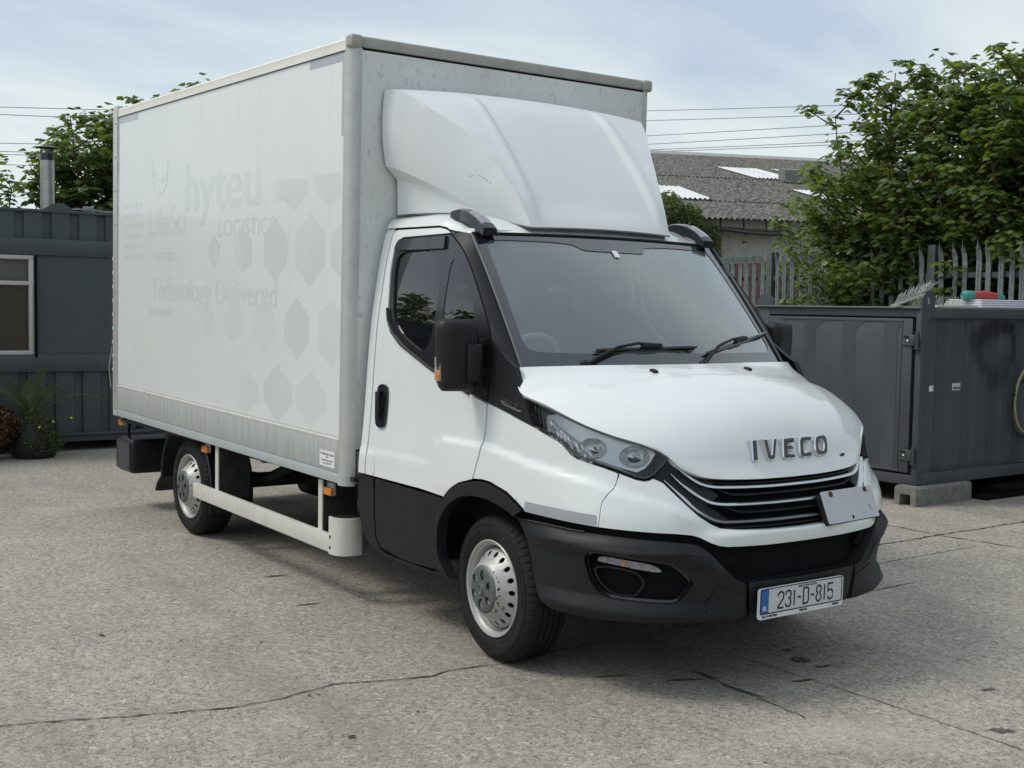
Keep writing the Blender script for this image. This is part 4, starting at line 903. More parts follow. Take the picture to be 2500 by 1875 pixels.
for sd in (-1, 1):
    y = sd*WB
    def sb(l0, l1, d0, d1, h0, h1, bev=0):
        a, b = sorted((y-sd*d0, y-sd*d1)); return bbox(l0, l1, a, b, h0, h1, bev)
    sb(.075, LB-.10, .006, .03, .262, HB-.062).build('box_side_panel', M['grp'], T)
    # corner post: rounded extrusion with two faces
    ar = [(.075, 0), (.052, -.0), (.038, -.004), (.020, -.014), (.008, -.030), (.001, -.050), (.0, -.066)]
    po = [(l, sd*(WB+d)) for l, d in ar]+[(.03, sd*(WB-.066)), (.03, sd*(WB-.03)), (.075, sd*(WB-.03))]
    MB().prism(po, lambda a, b, d: BX(a, b, d), .052, HB-.058).build('corner_post', M['alu'], T, 25, True)
    po2 = [(l-.002 if l < .075 else l+.0, q*1.002) for l, q in po]
    MB().prism(po2, lambda a, b, d: BX(a, b, d), -.004, .055).build('post_foot', M['strip'], T, 25, True)
    # top rail profile along the side, and corner cap
    pr = [(.0, -.070), (-.004, -.066), (-.006, -.030), (-.004, -.016), (-.018, -.002), (-.040, .004), (-.075, .004), (-.075, -.02), (-.03, -.05)]
    rail = MB().prism(pr, lambda a, b, d: BX(d, sd*(WB+.004+a), HB+b), .055, LB-.045); rail.build('top_rail', M['railc'], T, 30, True)
    sb(.08, LB-.1, -.001, .008, HB-.072, HB-.066).build('panel_seam', M['blackd'], T)
    capm = MB().box(-.066, .010, min(y-sd*.07, y+sd*.007), max(y-sd*.07, y+sd*.007), HB-.062, HB+.010, .018, bmx, 4); capm.build('corner_cap', M['aludark'], T, 50)
    # skirt
    sb(.078, LB-.10, .0, .03, .062, .245, .003).build('box_skirt', M['galv'], T)
    sb(.078, LB-.10, -.002, .03, .238, .252, .002).build('skirt_trim', M['alucream'], T)
    sb(.078, LB-.10, .0, .05, .004, .060, .003).build('skirt_strip', M['strip'], T)
    # rear frame
    sb(LB-.10, LB+.0, -.006, .05, .055, HB+.02, .004).build('rear_post', M['alu'], T)
    sb(LB-.10, LB, -.004, .05, .002, .052, .003).build('rear_post_foot', M['strip'], T)
    for k in range(9): sb(LB-.072, LB-.058, -.013, -.004, .20+.262*k, .214+.262*k, .004).build('rivet', M['tape'], T)
    # reflective corner tapes (print)
    def tp_(x0, z0, x1, z1, nm='reflective_tape', m='tape'):
        l0, h0 = BXi(x0, z0); l1, h1 = BXi(x1, z1)
        return [(l0, h0), (l1, h0), (l1, h1), (l0, h1)]
    fy = lambda a, b, d: BX(a, sd*(WB-.006+.0006+d), b)
    def deck(P, nm, m, z=.0): MB().prism(P, fy, z, z+.0006).build(nm, M[m], T)
    deck([(.077, HB-.074), (.077, HB-.52), (.108, HB-.52), (.108, HB-.122), (.50, HB-.122), (.50, HB-.074)], 'corner_tape', 'ghost' if 0 else 'tape2')
    deck([(LB-.104, HB-.074), (LB-.104, HB-.52), (LB-.116, HB-.52), (LB-.116, HB-.125), (LB-.55, HB-.125), (LB-.55, HB-.074)], 'corner_tape', 'tape3')
    MB()
bbox(.0, .045, -WB+.068, WB-.068, HB-.058, HB+.006, .014, 4).build('front_top_rail', M['aludark'], T, 50)
bbox(.003, .02, -WB+.06, WB-.06, HB-.068, HB-.058).build('front_seam', M['blackd'], T)
both(bbox(.006, .02, WB-.0655, WB-.0615, .19, HB-.06), 'front_seam', M['blackd'], T)
bbox(.05, LB-.05, -WB+.06, WB-.06, HB-.05, HB+.002).build('box_roof', M['grp'], T)
bbox(LB-.01, LB+.012, -WB+.03, WB-.03, .02, HB-.03).build('rear_shutter', M['alu'], T)
# red and white edge marking and a strap at the rear edge
for k in range(18): bbox(LB+.001, LB+.006, -WB-.0085, -WB+.03, .30+k*.055, .328+k*.055).build('edge_marking', M['red'] if k % 2 == 0 else M['white'], T)
MB().tube([BX(LB+.005, -WB-.01, .55), BX(LB+.05, -WB-.02, .38), BX(LB+.03, -WB-.01, .22)], .004, 5).build('strap', M['aludark'], T)
# faded lettering left by removed vinyl, right side
fy = lambda a, b, d: BX(a, -WB+.006-.0002-d, b)
GZ = [.0001]
def ghost(P, nm='ghost_mark', m='ghost', z=.0):
    GZ[0] += .000004; P = [fy(*BXi(*q), GZ[0]) for q in P]; n = len(P)
    c = sum(P, Vector())/n; mb = MB().add(P+[c], [(i, (i+1) % n, n) for i in range(n)]); o = mb.build(nm, M[m], T, 0)
    if o.data.polygons[0].normal.y > 0: o.data.flip_normals()
def hexa(cx_, z1, z0, hw, cut=.28, top=True, m='ghost', xl=-1.366):
    P = [(cx_, z0), (cx_+hw, lerp(z0, z1, cut)), (cx_+hw, lerp(z0, z1, 1-cut))]+([(cx_, z1)] if top else [])+[(cx_-hw, lerp(z0, z1, 1-cut)), (cx_-hw, lerp(z0, z1, cut))]
    P = [(min(a, xl), b) for a, b in P]; ghost(P, 'ghost_hexagon', m)
hexa(-3.146, 2.096, 1.885, .095); hexa(-2.673, 2.117, 1.839, .13); hexa(-2.20, 2.168, 1.793, .165); hexa(-1.74, 2.181, 1.755, .185)
ghost([(-1.366, 2.10), (-1.48, 2.045), (-1.48, 1.87), (-1.366, 1.81)], 'ghost_hexagon')
hexa(-3.262, 1.638, 1.457, .090, m='ghost2'); hexa(-2.827, 1.670, 1.393, .135); hexa(-2.364, 1.696, 1.341, .160, m='ghost2'); hexa(-1.908, 1.698, 1.332, .160)
ghost([(-1.366, 1.62), (-1.47, 1.68), (-1.63, 1.60), (-1.63, 1.40), (-1.47, 1.31), (-1.366, 1.37)], 'ghost_hexagon', 'ghost2')
hexa(-2.64, 1.263, .95, .20, .35, m='ghost2'); hexa(-2.165, 1.301, .945, .20, .35); hexa(-1.72, 1.287, .94, .19, .35, m='ghost2')
ghost([(-1.766, 2.37), (-1.766, 2.291), (-1.94, 2.195), (-2.10, 2.268), (-2.19, 2.27), (-2.20, 2.40)], 'ghost_hexagon'); ghost([(-1.689, 2.38), (-1.688, 2.30), (-1.505, 2.193), (-1.37, 2.262), (-1.37, 2.375)], 'ghost_hexagon')
for r_ in range(6):
    for c_ in range(5):
        x_, z_ = -4.905+.083*c_+(.02 if r_ in (2,) else 0), 2.385-.078*r_
        ghost([(x_, z_-.024), (x_+.024, z_-.012), (x_+.024, z_+.012), (x_, z_+.024), (x_-.024, z_+.012), (x_-.024, z_-.012)], 'ghost_dot', 'ghost')
def gtext(b, x, z, size, sx, m='ghost', off=0.0):
    GZ[0] += .00003; zo = GZ[0]; l, h = BXi(x, z); text(b, 'ghost_lettering', M[m], T, None, size, sx, 0, 0, 0, 'LEFT', surf=lambda a, c, d: fy(l-a, h+c, zo))['kind'] = 'stuff'
gtext('hyteu', -3.70, 2.42, .46, 1.25, 'ghost3'); gtext('hyteu', -3.675, 2.42, .46, 1.25, 'ghost3'); gtext('hyteu', -3.688, 2.43, .46, 1.25, 'ghost3'); gtext('LifeSci', -4.40, 2.235, .29, 1.02, 'ghost3'); gtext('LOGISTICS', -3.09, 2.135, .155, 1.20, 'ghost', 0)
gtext('Logistics', -4.40, 2.00, .135, 1.25, 'ghost3'); gtext('Technology Delivered', -4.36, 1.745, .235, 1.04, 'ghost3'); gtext('Technology Delivered', -4.348, 1.745, .235, 1.04, 'ghost3'); gtext('Nationwide', -4.40, 1.588, .115, .95, 'ghost2')
for P in ([(-4.32, 2.69), (-4.28, 2.48), (-4.15, 2.43), (-4.03, 2.50), (-4.0, 2.66)], [(-4.30, 2.60), (-4.2, 2.535), (-4.10, 2.53), (-4.03, 2.57)]):
    C_ = Cur([(a, b, 0) for a, b in P]); Q = [C_(k/20) for k in range(21)]; L_, R_ = stroke([(q.x, q.y) for q in Q], .012)
    mb = MB(); mb.add([fy(*BXi(q.x, q.y), .0007) for q in L_]+[fy(*BXi(q.x, q.y), .0007) for q in R_], [(i, i+1, 22+i, 21+i) for i in range(20)]); mb.build('ghost_swirl', M['ghost'], T, 0)
# maker's sticker on the skirt
l0, h0 = BXi(-1.588, .757); l1, h1 = BXi(-1.408, .842); fs_ = lambda a, b, d: BX(a, -WB-.0006-d, b)
st_ = MB().prism([(l0, h0), (l1, h0), (l1, h1), (l0, h1)], fs_, 0, .0008).build('maker_sticker', M['white'], T)
lm, hm = (l0+l1)/2, (h0+h1)/2
for b, dy, sz in (('THOMAS McCLEAN', .024, .0185), ('LIMITED', .008, .009), ('Coach Builders & Engineers', -.010, .0125), ('Tel: 01 459 4457', -.028, .015)):
    text(b, 'sticker_text', M['ink'], st_, None, sz, 1.02, 0, .0003, 0, 'CENTER', surf=lambda a, c, d, dy=dy: fs_(lm-a, hm+dy+c, .0012))
# ---------------- chassis, side guard, lamps
tilt = lambda x: (x+1.29)*-.0178
for y in (-.42, .42): MB().box(-5.1, -.3, y-.035, y+.035, .50, .66).build('chassis_rail', M['chassis'], T)
for x in (-4.9, -4.2, -3.2, -2.5, -1.7): MB().box(x-.03, x+.03, -1.0, 1.0, .66, .70+tilt(x)*0).build('cross_member', M['chassis'], T)
MB().box(-5.15, -1.25, -1.03, 1.03, .695, .72).build('box_floor', M['chassis'], T)
MB().tube([(-3.75, -.75, .36), (-3.75, .75, .36)], .055, 12).build('rear_axle', M['chassis'], T); MB().lathe([(-.12, 0), (-.11, .12), (0, .16), (.11, .12), (.12, 0)], (-3.75, 0, .36), 'y', 18).build('differential', M['chassis'], T)
MB().tube([(-3.65, 0, .38), (-1.2, 0, .44)], .04, 10).build('prop_shaft', M['chassis'], T)
for y in (-.55, .55): MB().tube([(-4.4, y, .52), (-4.1, y, .42), (-3.75, y, .40), (-3.4, y, .42), (-3.05, y, .54)], .035, 6).build('leaf_spring', M['chassis'], T)
MB().lathe([(-.42, 0), (-.42, .20), (-.40, .215), (.40, .215), (.42, .20), (.42, 0)], (-2.0, -.45, .64), 'x', 24).build('fuel_tank', M['chassis'], T)
MB().box(-.62, .55, -.62, .55, .28, .34, .02).build('shade_undertray', M['chassis'], T)  # both trays added to block light and deepen shade under the cab
MB().box(-1.2, -.5, -.7, .7, .30, .36, .02).build('shade_undertray', M['chassis'], T)
MB().box(-2.9, -2.35, .30, .85, .33, .62, .04).build('battery_box', M['chassis'], T)
MB().tube([(-1.0, .2, .40), (-2.2, .25, .38), (-2.9, .2, .42)], .045, 10).build('exhaust', M['chassis'], T)
# bracketry just behind the cab
MB().tube([(-1.33, -.86, .64), (-1.34, -.88, .50), (-1.32, -.86, .42), (-1.30, -.80, .44)], .018, 6).build('hose_loop', M['chassis'], T); MB().box(-1.42, -1.27, -.80, -.55, .44, .62, .02).build('valve_block', M['chassis'], T)
for sd in (-1, 1):
    mk = (lambda mb: mb) if sd == -1 else (lambda mb: mb.mirrored())
    gr = MB()
    mt = Matrix.Translation((-2.493, -1.045, 0)) @ Matrix.Rotation(R(1.05), 4, 'Y')
    gr.box(-1.024, 1.024, -.018, .018, .292, .392, .004, mt); g_ = mk(gr).build('side_guard', M['alucream'], T)
    mk(MB().box(-1.022, 1.022, -.0205, -.0175, .300, .302, 0, mt)).build('guard_groove', M['alu'], g_)
    # curved end cap
    C_ = [(-1.475, -1.064), (-1.44, -1.067), (-1.405, -1.064), (-1.375, -1.052), (-1.352, -1.028), (-1.340, -.99), (-1.338, -.94)]
    ec = MB(); n = len(C_); ci = [(a-.012 if i > 3 else a, b+.022) for i, (a, b) in enumerate(C_)]
    poly = C_+ci[::-1]; ec.prism(poly, lambda a, b, d: Vector((a, b, d)), .268, .478)
    mk(ec).build('guard_end_cap', M['alucream'], g_, 60, True)
    mk(MB().prism([(-1.47, -1.05)]+[(a-.01, b+.012) for a, b in C_[1:]]+[(-1.45, -.93)], lambda a, b, d: Vector((a, b, d)), .472, .484)).build('end_cap_lid', M['black'], g_, 0, True)
    for z_ in (.305, .365): mk(MB().lathe([(0, .009), (.003, .009), (.003, 0)], (-1.452, -1.069, z_), 'y', 10)).build('guard_bolt', M['blackd'], g_)
    for x_, zt in ((-3.175, .70), (-1.652, .66)):
        mk(MB().box(x_-.024, x_+.024, -1.028, -1.02, .36, zt)).build('guard_post', M['alucream'], g_); mk(MB().box(x_-.01, x_+.024, -1.02, -.80, .34, zt)).build('guard_bracket', M['chassis'], g_)
    for x_, z_ in ((-5.195, .682), (-3.425, .648), (-1.588, .600)):
        l_ = mk(MB().box(x_-.048, x_+.048, -1.022, -.992, z_-.024, z_+.024, .010)).build('side_marker_lamp', M['amber'], T, 50); mk(MB().box(x_-.04, x_+.05, -1.0, -.985, z_-.02, z_+.05, .003)).build('lamp_bracket', M['tape'], l_)
    # rear mudguard
    mg = MB()
    pts = []
    for k in range(25):
        a = R(-20+200*k/24)
        pts.append((-3.80+.48*math.cos(a)*1.0, .36+.44*math.sin(a)))
    pts += [(-4.36, .30), (-4.40, .24)]
    n = len(pts)
    for a, b in pts: mg.v += [(a, -1.005, b), (a, -.70, b), (a, -.70, b-.01), (a, -1.005, b-.01)]
    for k in range(n-1):
        for j in range(4): mg.f.append((k*4+j, (k+1)*4+j, (k+1)*4+(j+1) % 4, k*4+(j+1) % 4))
    mk(mg).build('rear_mudguard', M['black'], T, 40, True)
    mk(MB().tube([(a, -1.003, b) for a, b in pts], .012, 6)).build('mudguard_lip', M['black'], T)
    mk(MB().box(-5.33, -4.98, -1.0, -.52, .285, .560, .035, None, 3)).build('underrun_end', M['black'], T)
    mk(MB().box(-5.31, -5.0, -1.006, -1.0, .31, .535, .012)).build('underrun_cap', M['strip2'], T)
MB().box(-5.26, -5.05, -.52, .52, .36, .48, .02).build('underrun_bar', M['black'], T)
MB().tube([(-5.16, -.95, .70), (-5.13, -.97, .58), (-5.10, -.93, .50), (-4.9, -.85, .52)], .012, 6).build('rear_cable', M['blackd'], T)
# ---------------- wheels
def wheel(cx_, cy_, cz, steer=0.0, dual=False):
    """outer face at local y=0, pointing to -y"""
    w_ = bpy.data.objects.new('wheel', None); COL.objects.link(w_)
    Rt, rr = .347, .225; Wt = .225
    prof_ = [(.018, .222), (.006, .236), (.0, .262), (-.004, .290), (.004, .318), (.018, .333), (.030, .3405), (.050, .3445), (.112, .3465), (.175, .3445), (.195, .3405), (.207, .333), (.222, .312), (.228, .285), (.224, .25), (.205, .222)]
    seg = 288; mb = MB(); n = len(prof_)
    for k in range(seg):
        a = 2*PI*k/seg
        for i, (h, r) in enumerate(prof_):
            if 4 <= i <= 6 or 10 <= i <= 12:
                r -= (.005 if (k % 5) == 0 else 0)*(1 if i in (5, 6, 10, 11) else .5); h += (.003 if (k % 5) == 0 else 0)*(1 if i < 8 else -1)
            if 7 <= i <= 9: r -= .005 if (k+i*2) % 6 == 0 else 0
            mb.v.append((r*math.cos(a), h, r*math.sin(a)))
    for k in range(seg):
        k2 = (k+1) % seg
        for i in range(n-1): mb.f.append((k*n+i, k*n+i+1, k2*n+i+1, k2*n+i))
    ty = mb.build('tyre', M['rubber'], None, 35, True); ty.parent = w_
    # circumferential grooves
    for h_ in (.066, .098, .130, .160):
        g = MB().lathe([(h_, .3468), (h_+.007, .3468)], (0, 0, 0), 'y', 72); g.v = [(x, y, z) for x, y, z in g.v]; o = g.build('tread_groove', M['blackd'], None); o.parent = ty
    for rr_, ww in ((.300, .0012), (.250, .0015)):
        o = MB().lathe([(-.004 if rr_ > .27 else .002, rr_), (-.0065 if rr_ > .27 else -.0005, rr_+.002), (-.004 if rr_ > .27 else .001, rr_+.004)], (0, 0, 0), 'y', 72).build('sidewall_line', M['rubber'], None); o.parent = ty
    # small raised sidewall blocks
    sb_ = MB()
    for k in range(60):
        if (k % 20) > 7: continue
        a0 = 2*PI*k/60; a1 = a0+.07; P = [((r)*math.cos(a), h, r*math.sin(a)) for a in (a0, a1) for r, h in ((.268, -.0045), (.284, -.0065))]
        sb_.add(P, [(0, 1, 3, 2)])
    o = sb_.build('sidewall_blocks', M['rubber'], None); o['kind'] = 'stuff'; o.parent = ty
    # rim: flange, barrel, disc with holes
    rim = MB().lathe([(.012, .226), (.004, .229), (.0, .225), (.004, .217), (.016, .212), (.022, .204), (.040, .200), (.052, .192), (.075, .186), (.10, .184), (.12, .180)], (0, 0, 0), 'y', 72)
    ro = rim.build('rim', M['rim'], None, 40, True); ro.parent = w_
    def disc(u, v, o=0.0):   # u angle*, v radius
        r = v; h = itp([(.06, -.040), (.100, -.040), (.116, -.038), (.127, -.029), (.140, -.010), (.152, .004), (.168, .018), (.180, .030), (.187, .040)], r)
        return Vector((r*math.cos(u), h-o, r*math.sin(u)))
    NH = 18; dm = MB()
    for k in range(NH):
        a0 = 2*PI*k/NH; a1 = 2*PI*(k+1)/NH; am = (a0+a1)/2; rc = .1625; hr = .0132
        hole = [(am+hr/rc*math.cos(t)*.95, rc+hr*math.sin(t)) for t in [2*PI*j/14 for j in range(14)]]
        cell = [(a0, .06), (a1, .06), (a1, .094), (a1, .12), (a1, .14), (a1, .187), (a0, .187), (a0, .14), (a0, .12), (a0, .094)]
        # in scaled units so the triangulation is even
        sc_ = rc; p_ = panel([(a*sc_, b) for a, b in cell], lambda x, y, o: disc(x/sc_, y, o), .0, .009, holes=[[(a*sc_, b) for a, b in hole]], gap=0)
        dm.add(p_.v, p_.f)
        for j in range(14):
            A, B = hole[j], hole[(j+1) % 14]; dm.add([disc(*A), disc(*B), disc(*B, -.006), disc(*A, -.006)], [(0, 1, 2, 3)])
    dme = dm.mesh('wheel_disc', M['rim'], 0); bb = bmesh.new(); bb.from_mesh(dme); bmesh.ops.remove_doubles(bb, verts=bb.verts[:], dist=.0002); bmesh.ops.recalc_face_normals(bb, faces=bb.faces[:]); bb.to_mesh(dme); bb.free(); dme.shade_smooth(); dme.set_sharp_from_angle(angle=R(38))
    do = bpy.data.objects.new('wheel_disc', dme); COL.objects.link(do); do.parent = ro
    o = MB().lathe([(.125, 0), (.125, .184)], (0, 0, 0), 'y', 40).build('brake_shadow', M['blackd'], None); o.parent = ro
    # rust patches round the hub
    rng = random.Random(int(cx_*10)+5)
    rs = MB()
    for k in range(26):
        a = rng.uniform(-.9, 1.1) if cx_ > -1 else rng.uniform(0, 6.28); r = rng.uniform(.114, .130); s_ = rng.uniform(.002, .006)
        rs.add([disc(a+s_*math.cos(t)/r*rng.uniform(.6, 1.3), r+s_*math.sin(t)*rng.uniform(.6, 1.3), .0008) for t in [2*PI*j/7 for j in range(7)]], [tuple(range(6, -1, -1))])
    o = rs.build('rust_spots', M['rust'], None, 0); o['kind'] = 'stuff'; o.parent = ro
    # hub cover with six petal openings
    def hubf(u, v, o=0.0):
        r = math.hypot(u, v); h = itp([(0, -.052), (.024, -.054), (.03, -.048), (.066, -.052), (.095, -.050), (.108, -.044), (.115, -.036)], r); return Vector((u, h-o, v))
    circ = [(.114*math.cos(2*PI*k/48)*(1-.012*(1 if k % 8 == 0 else 0)), .114*math.sin(2*PI*k/48)) for k in range(48)]
    pet = []
    for k in range(6):
        a = 2*PI*(k+.5)/6; cc = (.068*math.cos(a), .068*math.sin(a)); P = []
        for t in [2*PI*j/16 for j in range(16)]:
            rx = .026*math.cos(t); ty_ = (.0205 if math.cos(t) > -.3 else .015)*math.sin(t)
            P.append((cc[0]+rx*math.cos(a)-ty_*math.sin(a), cc[1]+rx*math.sin(a)+ty_*math.cos(a)))
        pet.append(P)
    hm_ = panel(circ, hubf, .012, .008, holes=pet, gap=0); ho = hm_.build('hub_cover', M['hub'], None, 38, True); ho.parent = w_
    for P in pet:
        pm_ = MB(); cxx = sum(q[0] for q in P)/16; czz = sum(q[1] for q in P)/16
        pm_.v = [tuple(hubf(*q)) for q in P]+[(lerp(q[0], cxx, .3), -.024, lerp(q[1], czz, .3)) for q in P]
        pm_.f = [(j, (j+1) % 16, 16+(j+1) % 16, 16+j) for j in range(16)]+[tuple(range(16, 32))]
        o = pm_.build('hub_opening', M['bezeld'], None, 50, True); o.parent = ho
        o = MB().lathe([(-.022, .0), (-.042, .0), (-.042, .009), (-.022, .010)], (cxx, 0, czz), 'y', 6).build('wheel_nut', M['hub'], None, 0); o.parent = ho
    o = MB().lathe([(-.054, .0), (-.055, .016), (-.058, .018), (-.059, .021), (-.056, .023), (-.048, .025)], (0, 0, 0), 'y', 28).build('centre_cap', M['hub'], None, 40, True); o.parent = ho
    w_.location = (cx_, cy_, cz); w_.rotation_euler = (0, R(7 if cx_ > -1 else 20), steer)
    return w_
def place(w_):
    w_.parent = T; w_.matrix_parent_inverse = Matrix.Translation(-T.location)
def copy_tree(o, parent=None):
    c = o.copy(); COL.objects.link(c); c.parent = parent
    if parent is not None: c.matrix_parent_inverse = o.matrix_parent_inverse
    for ch in [q for q in o.children]: copy_tree(ch, c)
    return c
wf = wheel(-.015, -.970, .346, R(-3.5)); wr = wheel(-3.77, -.995, .346, 0)
wfl = copy_tree(wf); wfl.location = (-.015, .970, .346); wfl.rotation_euler = (0, 0, PI-R(3.5)); wrl = copy_tree(wr); wrl.location = (-3.77, .995, .346); wrl.rotation_euler = (0, 0, PI)
for q in (wf, wr, wfl, wrl): place(q)
M['cont2'] = mat('container_roof', (.17, .18, .19), .55, var=(3, .5, (.10, .11, .12), 8)); M['contlight'] = mat('drip_streak', (.10, .11, .12), .5); M['redb'] = mat('faded_red_board', (.13, .075, .065), .7)
# ============================================================ THE YARD
def ground_mat():
    m = bpy.data.materials.new('worn_concrete'); m.use_nodes = True; t = m.node_tree; b = t.nodes['Principled BSDF']; b.inputs['Roughness'].default_value = .88; b.inputs['Specular IOR Level'].default_value = .3
    g = t.nodes.new('ShaderNodeNewGeometry'); L = t.links.new
    def noise(sc, det, ro=.6, dist=0.0):
        n = t.nodes.new('ShaderNodeTexNoise'); n.inputs['Scale'].default_value = sc; n.inputs['Detail'].default_value = det; n.inputs['Roughness'].default_value = ro; n.inputs['Distortion'].default_value = dist; L(g.outputs['Position'], n.inputs['Vector']); return n.outputs[0]
    def ramp(src, lo, hi, a, c):
        r = t.nodes.new('ShaderNodeMapRange'); r.inputs['From Min'].default_value = lo; r.inputs['From Max'].default_value = hi; r.inputs['To Min'].default_value = a; r.inputs['To Max'].default_value = c; L(src, r.inputs[0]); return r.outputs[0]
    def mix(f, a, bcol, bl='MIX'):
        x = t.nodes.new('ShaderNodeMix'); x.data_type = 'RGBA'; x.blend_type = bl
        if isinstance(f, float): x.inputs['Factor'].default_value = f
        else: L(f, x.inputs['Factor'])
        for k, v in (('A', a), ('B', bcol)):
            if isinstance(v, tuple): x.inputs[k].default_value = (*v, 1)
            else: L(v, x.inputs[k])
        return x.outputs['Result']
    c = mix(ramp(noise(.35, 6), .35, .65, 0, 1), (.47, .432, .365), (.375, .348, .300))       # large weather patches
    c = mix(ramp(noise(2.3, 8, .65), .42, .68, 0, .5), c, (.27, .255, .23))
    c = mix(ramp(noise(42, 6, .8, 1.2), .46, .60, 0, .9), c, (.125, .114, .098))             # dark fines between stones
    c = mix(ramp(noise(30, 6, .8, 1.0), .54, .66, 0, .85), c, (.70, .64, .54))                 # pale stones
    c = mix(ramp(noise(18, 6, .8, 1.5), .57, .68, 0, .6), c, (.22, .165, .13))              # brownish stones
    v = t.nodes.new('ShaderNodeTexVoronoi'); v.inputs['Scale'].default_value = 120; L(g.outputs['Position'], v.inputs['Vector'])
    c = mix(ramp(noise(9, 6, .6), .60, .74, 0, .5), c, (.10, .095, .088))
    sx = t.nodes.new('ShaderNodeMapping'); sx.inputs['Scale'].default_value = (.25, 2.2, 1); sx.inputs['Rotation'].default_value = (0, 0, .12); L(g.outputs['Position'], sx.inputs[0])
    ns = t.nodes.new('ShaderNodeTexNoise'); ns.inputs['Scale'].default_value = .9; ns.inputs['Detail'].default_value = 6; L(sx.outputs[0], ns.inputs['Vector'])
    c = mix(ramp(ns.outputs[0], .52, .66, 0, .38), c, (.20, .188, .165))
    c = mix(ramp(noise(.9, 5, .6), .56, .70, 0, .28), c, (.60, .55, .47))
    L(c, b.inputs['Base Color'])
    bp = t.nodes.new('ShaderNodeBump'); bp.inputs['Strength'].default_value = .55; bp.inputs['Distance'].default_value = .006; L(noise(85, 5, .7), bp.inputs['Height']); L(bp.outputs[0], b.inputs['Normal'])
    return m
M['ground'] = ground_mat()
gm = MB().grid(lambda a, b: Vector((lerp(-400, 400, a), lerp(-400, 400, b), 0)), 40, 40); tag(gm.build('ground', M['ground'], None, 0), kind='structure')
def wob(pts, n=10, amp=.02, seed=0):
    rg = random.Random(seed); P = []
    for i in range(len(pts)-1):
        a, b = Vector(pts[i]), Vector(pts[i+1]); L_ = (b-a).length; k = max(2, int(L_/.045)); nn = Vector((-(b-a).y, (b-a).x)).normalized()
        for j in range(k): P.append(a.lerp(b, j/k)+nn*rg.uniform(-amp, amp))
    P.append(Vector(pts[-1])); return P
def crack(pts, wd, seed, z=.004, amp=.012, m='crack'):
    P = wob(pts, amp=amp, seed=seed); rg = random.Random(seed+9); mb = MB(); n = len(P)
    for i, q in enumerate(P):
        a = P[max(i-1, 0)]; b = P[min(i+1, n-1)]; d = (b-a).normalized(); nn = Vector((-d.y, d.x)); w_ = wd*rg.uniform(.35, 1.3)/2
        mb.v += [(q.x+nn.x*w_, q.y+nn.y*w_, z), (q.x-nn.x*w_, q.y-nn.y*w_, z)]
    for i in range(n-1): mb.f.append((2*i+1, 2*i+3, 2*i+2, 2*i))
    return mb
CR = [([(-.302, -3.6), (-.302, -3.087), (-.265, -2.942), (-.159, -2.673), (-.08, -2.414), (-.022, -2.252), (-.025, -2.015), (-.063, -1.861), (-.088, -1.756), (-.023, -1.576), (.048, -1.32), (.017, -1.21), (.062, -.904), (.02, -.6), (.03, .5), (0, 2.2)], .0105, .006),
 ([(-8, 3.72), (-3.2, 3.76), (-1.356, 3.776), (-.92, 3.744), (-.273, 3.835), (1.5, 3.80), (5, 3.85)], .016, .012),
 ([(-.95, 2.2), (-.908, 3.088), (-.92, 3.744), (-.93, 4.895), (-.95, 8)], .018, .012),
 ([(-.488, 2.3), (-.488, 2.591), (-.502, 3.22), (-.50, 3.6)], .007, .008),
 ([(.55, .084), (.758, .084), (1.129, .097), (1.607, .095), (2.07, .08), (3.6, .09)], .006, .006),
 ([(.62, -.27), (.75, -.28), (.986, -.302), (1.205, -.319), (1.35, -.34)], .008, .010)]
for i, (P, w_, am) in enumerate(CR): tag(crack(P, w_, i+3, amp=am).build('ground_crack', M['crack'], None, 0), kind='structure')
def splat(x, y, rx, ry, rot, m, seed, z=.004, nm='ground_stain'):
    rg = random.Random(seed); n = 26; P = []
    for k in range(n):
        a = 2*PI*k/n; r = rg.uniform(.55, 1.25); u, v = rx*math.cos(a)*r, ry*math.sin(a)*r; P.append((x+u*math.cos(rot)-v*math.sin(rot), y+u*math.sin(rot)+v*math.cos(rot), z))
    tag(MB().add(P+[(x, y, z)], [(k, (k+1) % n, n) for k in range(n)]).build(nm, M[m], None, 0), kind='structure')
for x, y, rx, ry, ro, m, sd in [(.479, -.646, .09, .012, 1.2, 'oil', 1), (.70, -.40, .08, .016, 1.1, 'oil', 2), (.773, .298, .05, .045, .3, 'oil', 3), (.62, .37, .03, .02, .3, 'oil', 4), (.90, .30, .05, .012, 1.3, 'oil', 5), (1.0, .05, .06, .012, 1.3, 'oil', 6), (1.539, .65, .05, .012, 1.2, 'oil', 7), (1.889, .211, .06, .03, .9, 'oil', 8), (.70, -.27, .10, .014, .1, 'oil', 9), (.95, -.30, .12, .013, .1, 'oil', 19), (-2.2, -1.05, .09, .014, 1.5, 'oil', 21), (-1.45, -1.2, .07, .012, 1.5, 'oil', 22)]: splat(x, y, rx, ry, ro, m, sd)
rg = random.Random(3)
lit = MB()
for _ in range(420):
    x, y = rg.uniform(-7, 2.8), rg.uniform(-4.5, 6); s_ = rg.uniform(.003, .009); a = rg.uniform(0, 6.3)
    lit.add([(x+s_*math.cos(a+q)*rg.uniform(.5, 1.6), y+s_*math.sin(a+q)*rg.uniform(.3, 1), .005+(q == 0)*.004) for q in (0, 2.1, 4.2)], [(0, 1, 2)])
tag(lit.build('grit', M['cream'], None, 0), kind='stuff')
lit = MB()
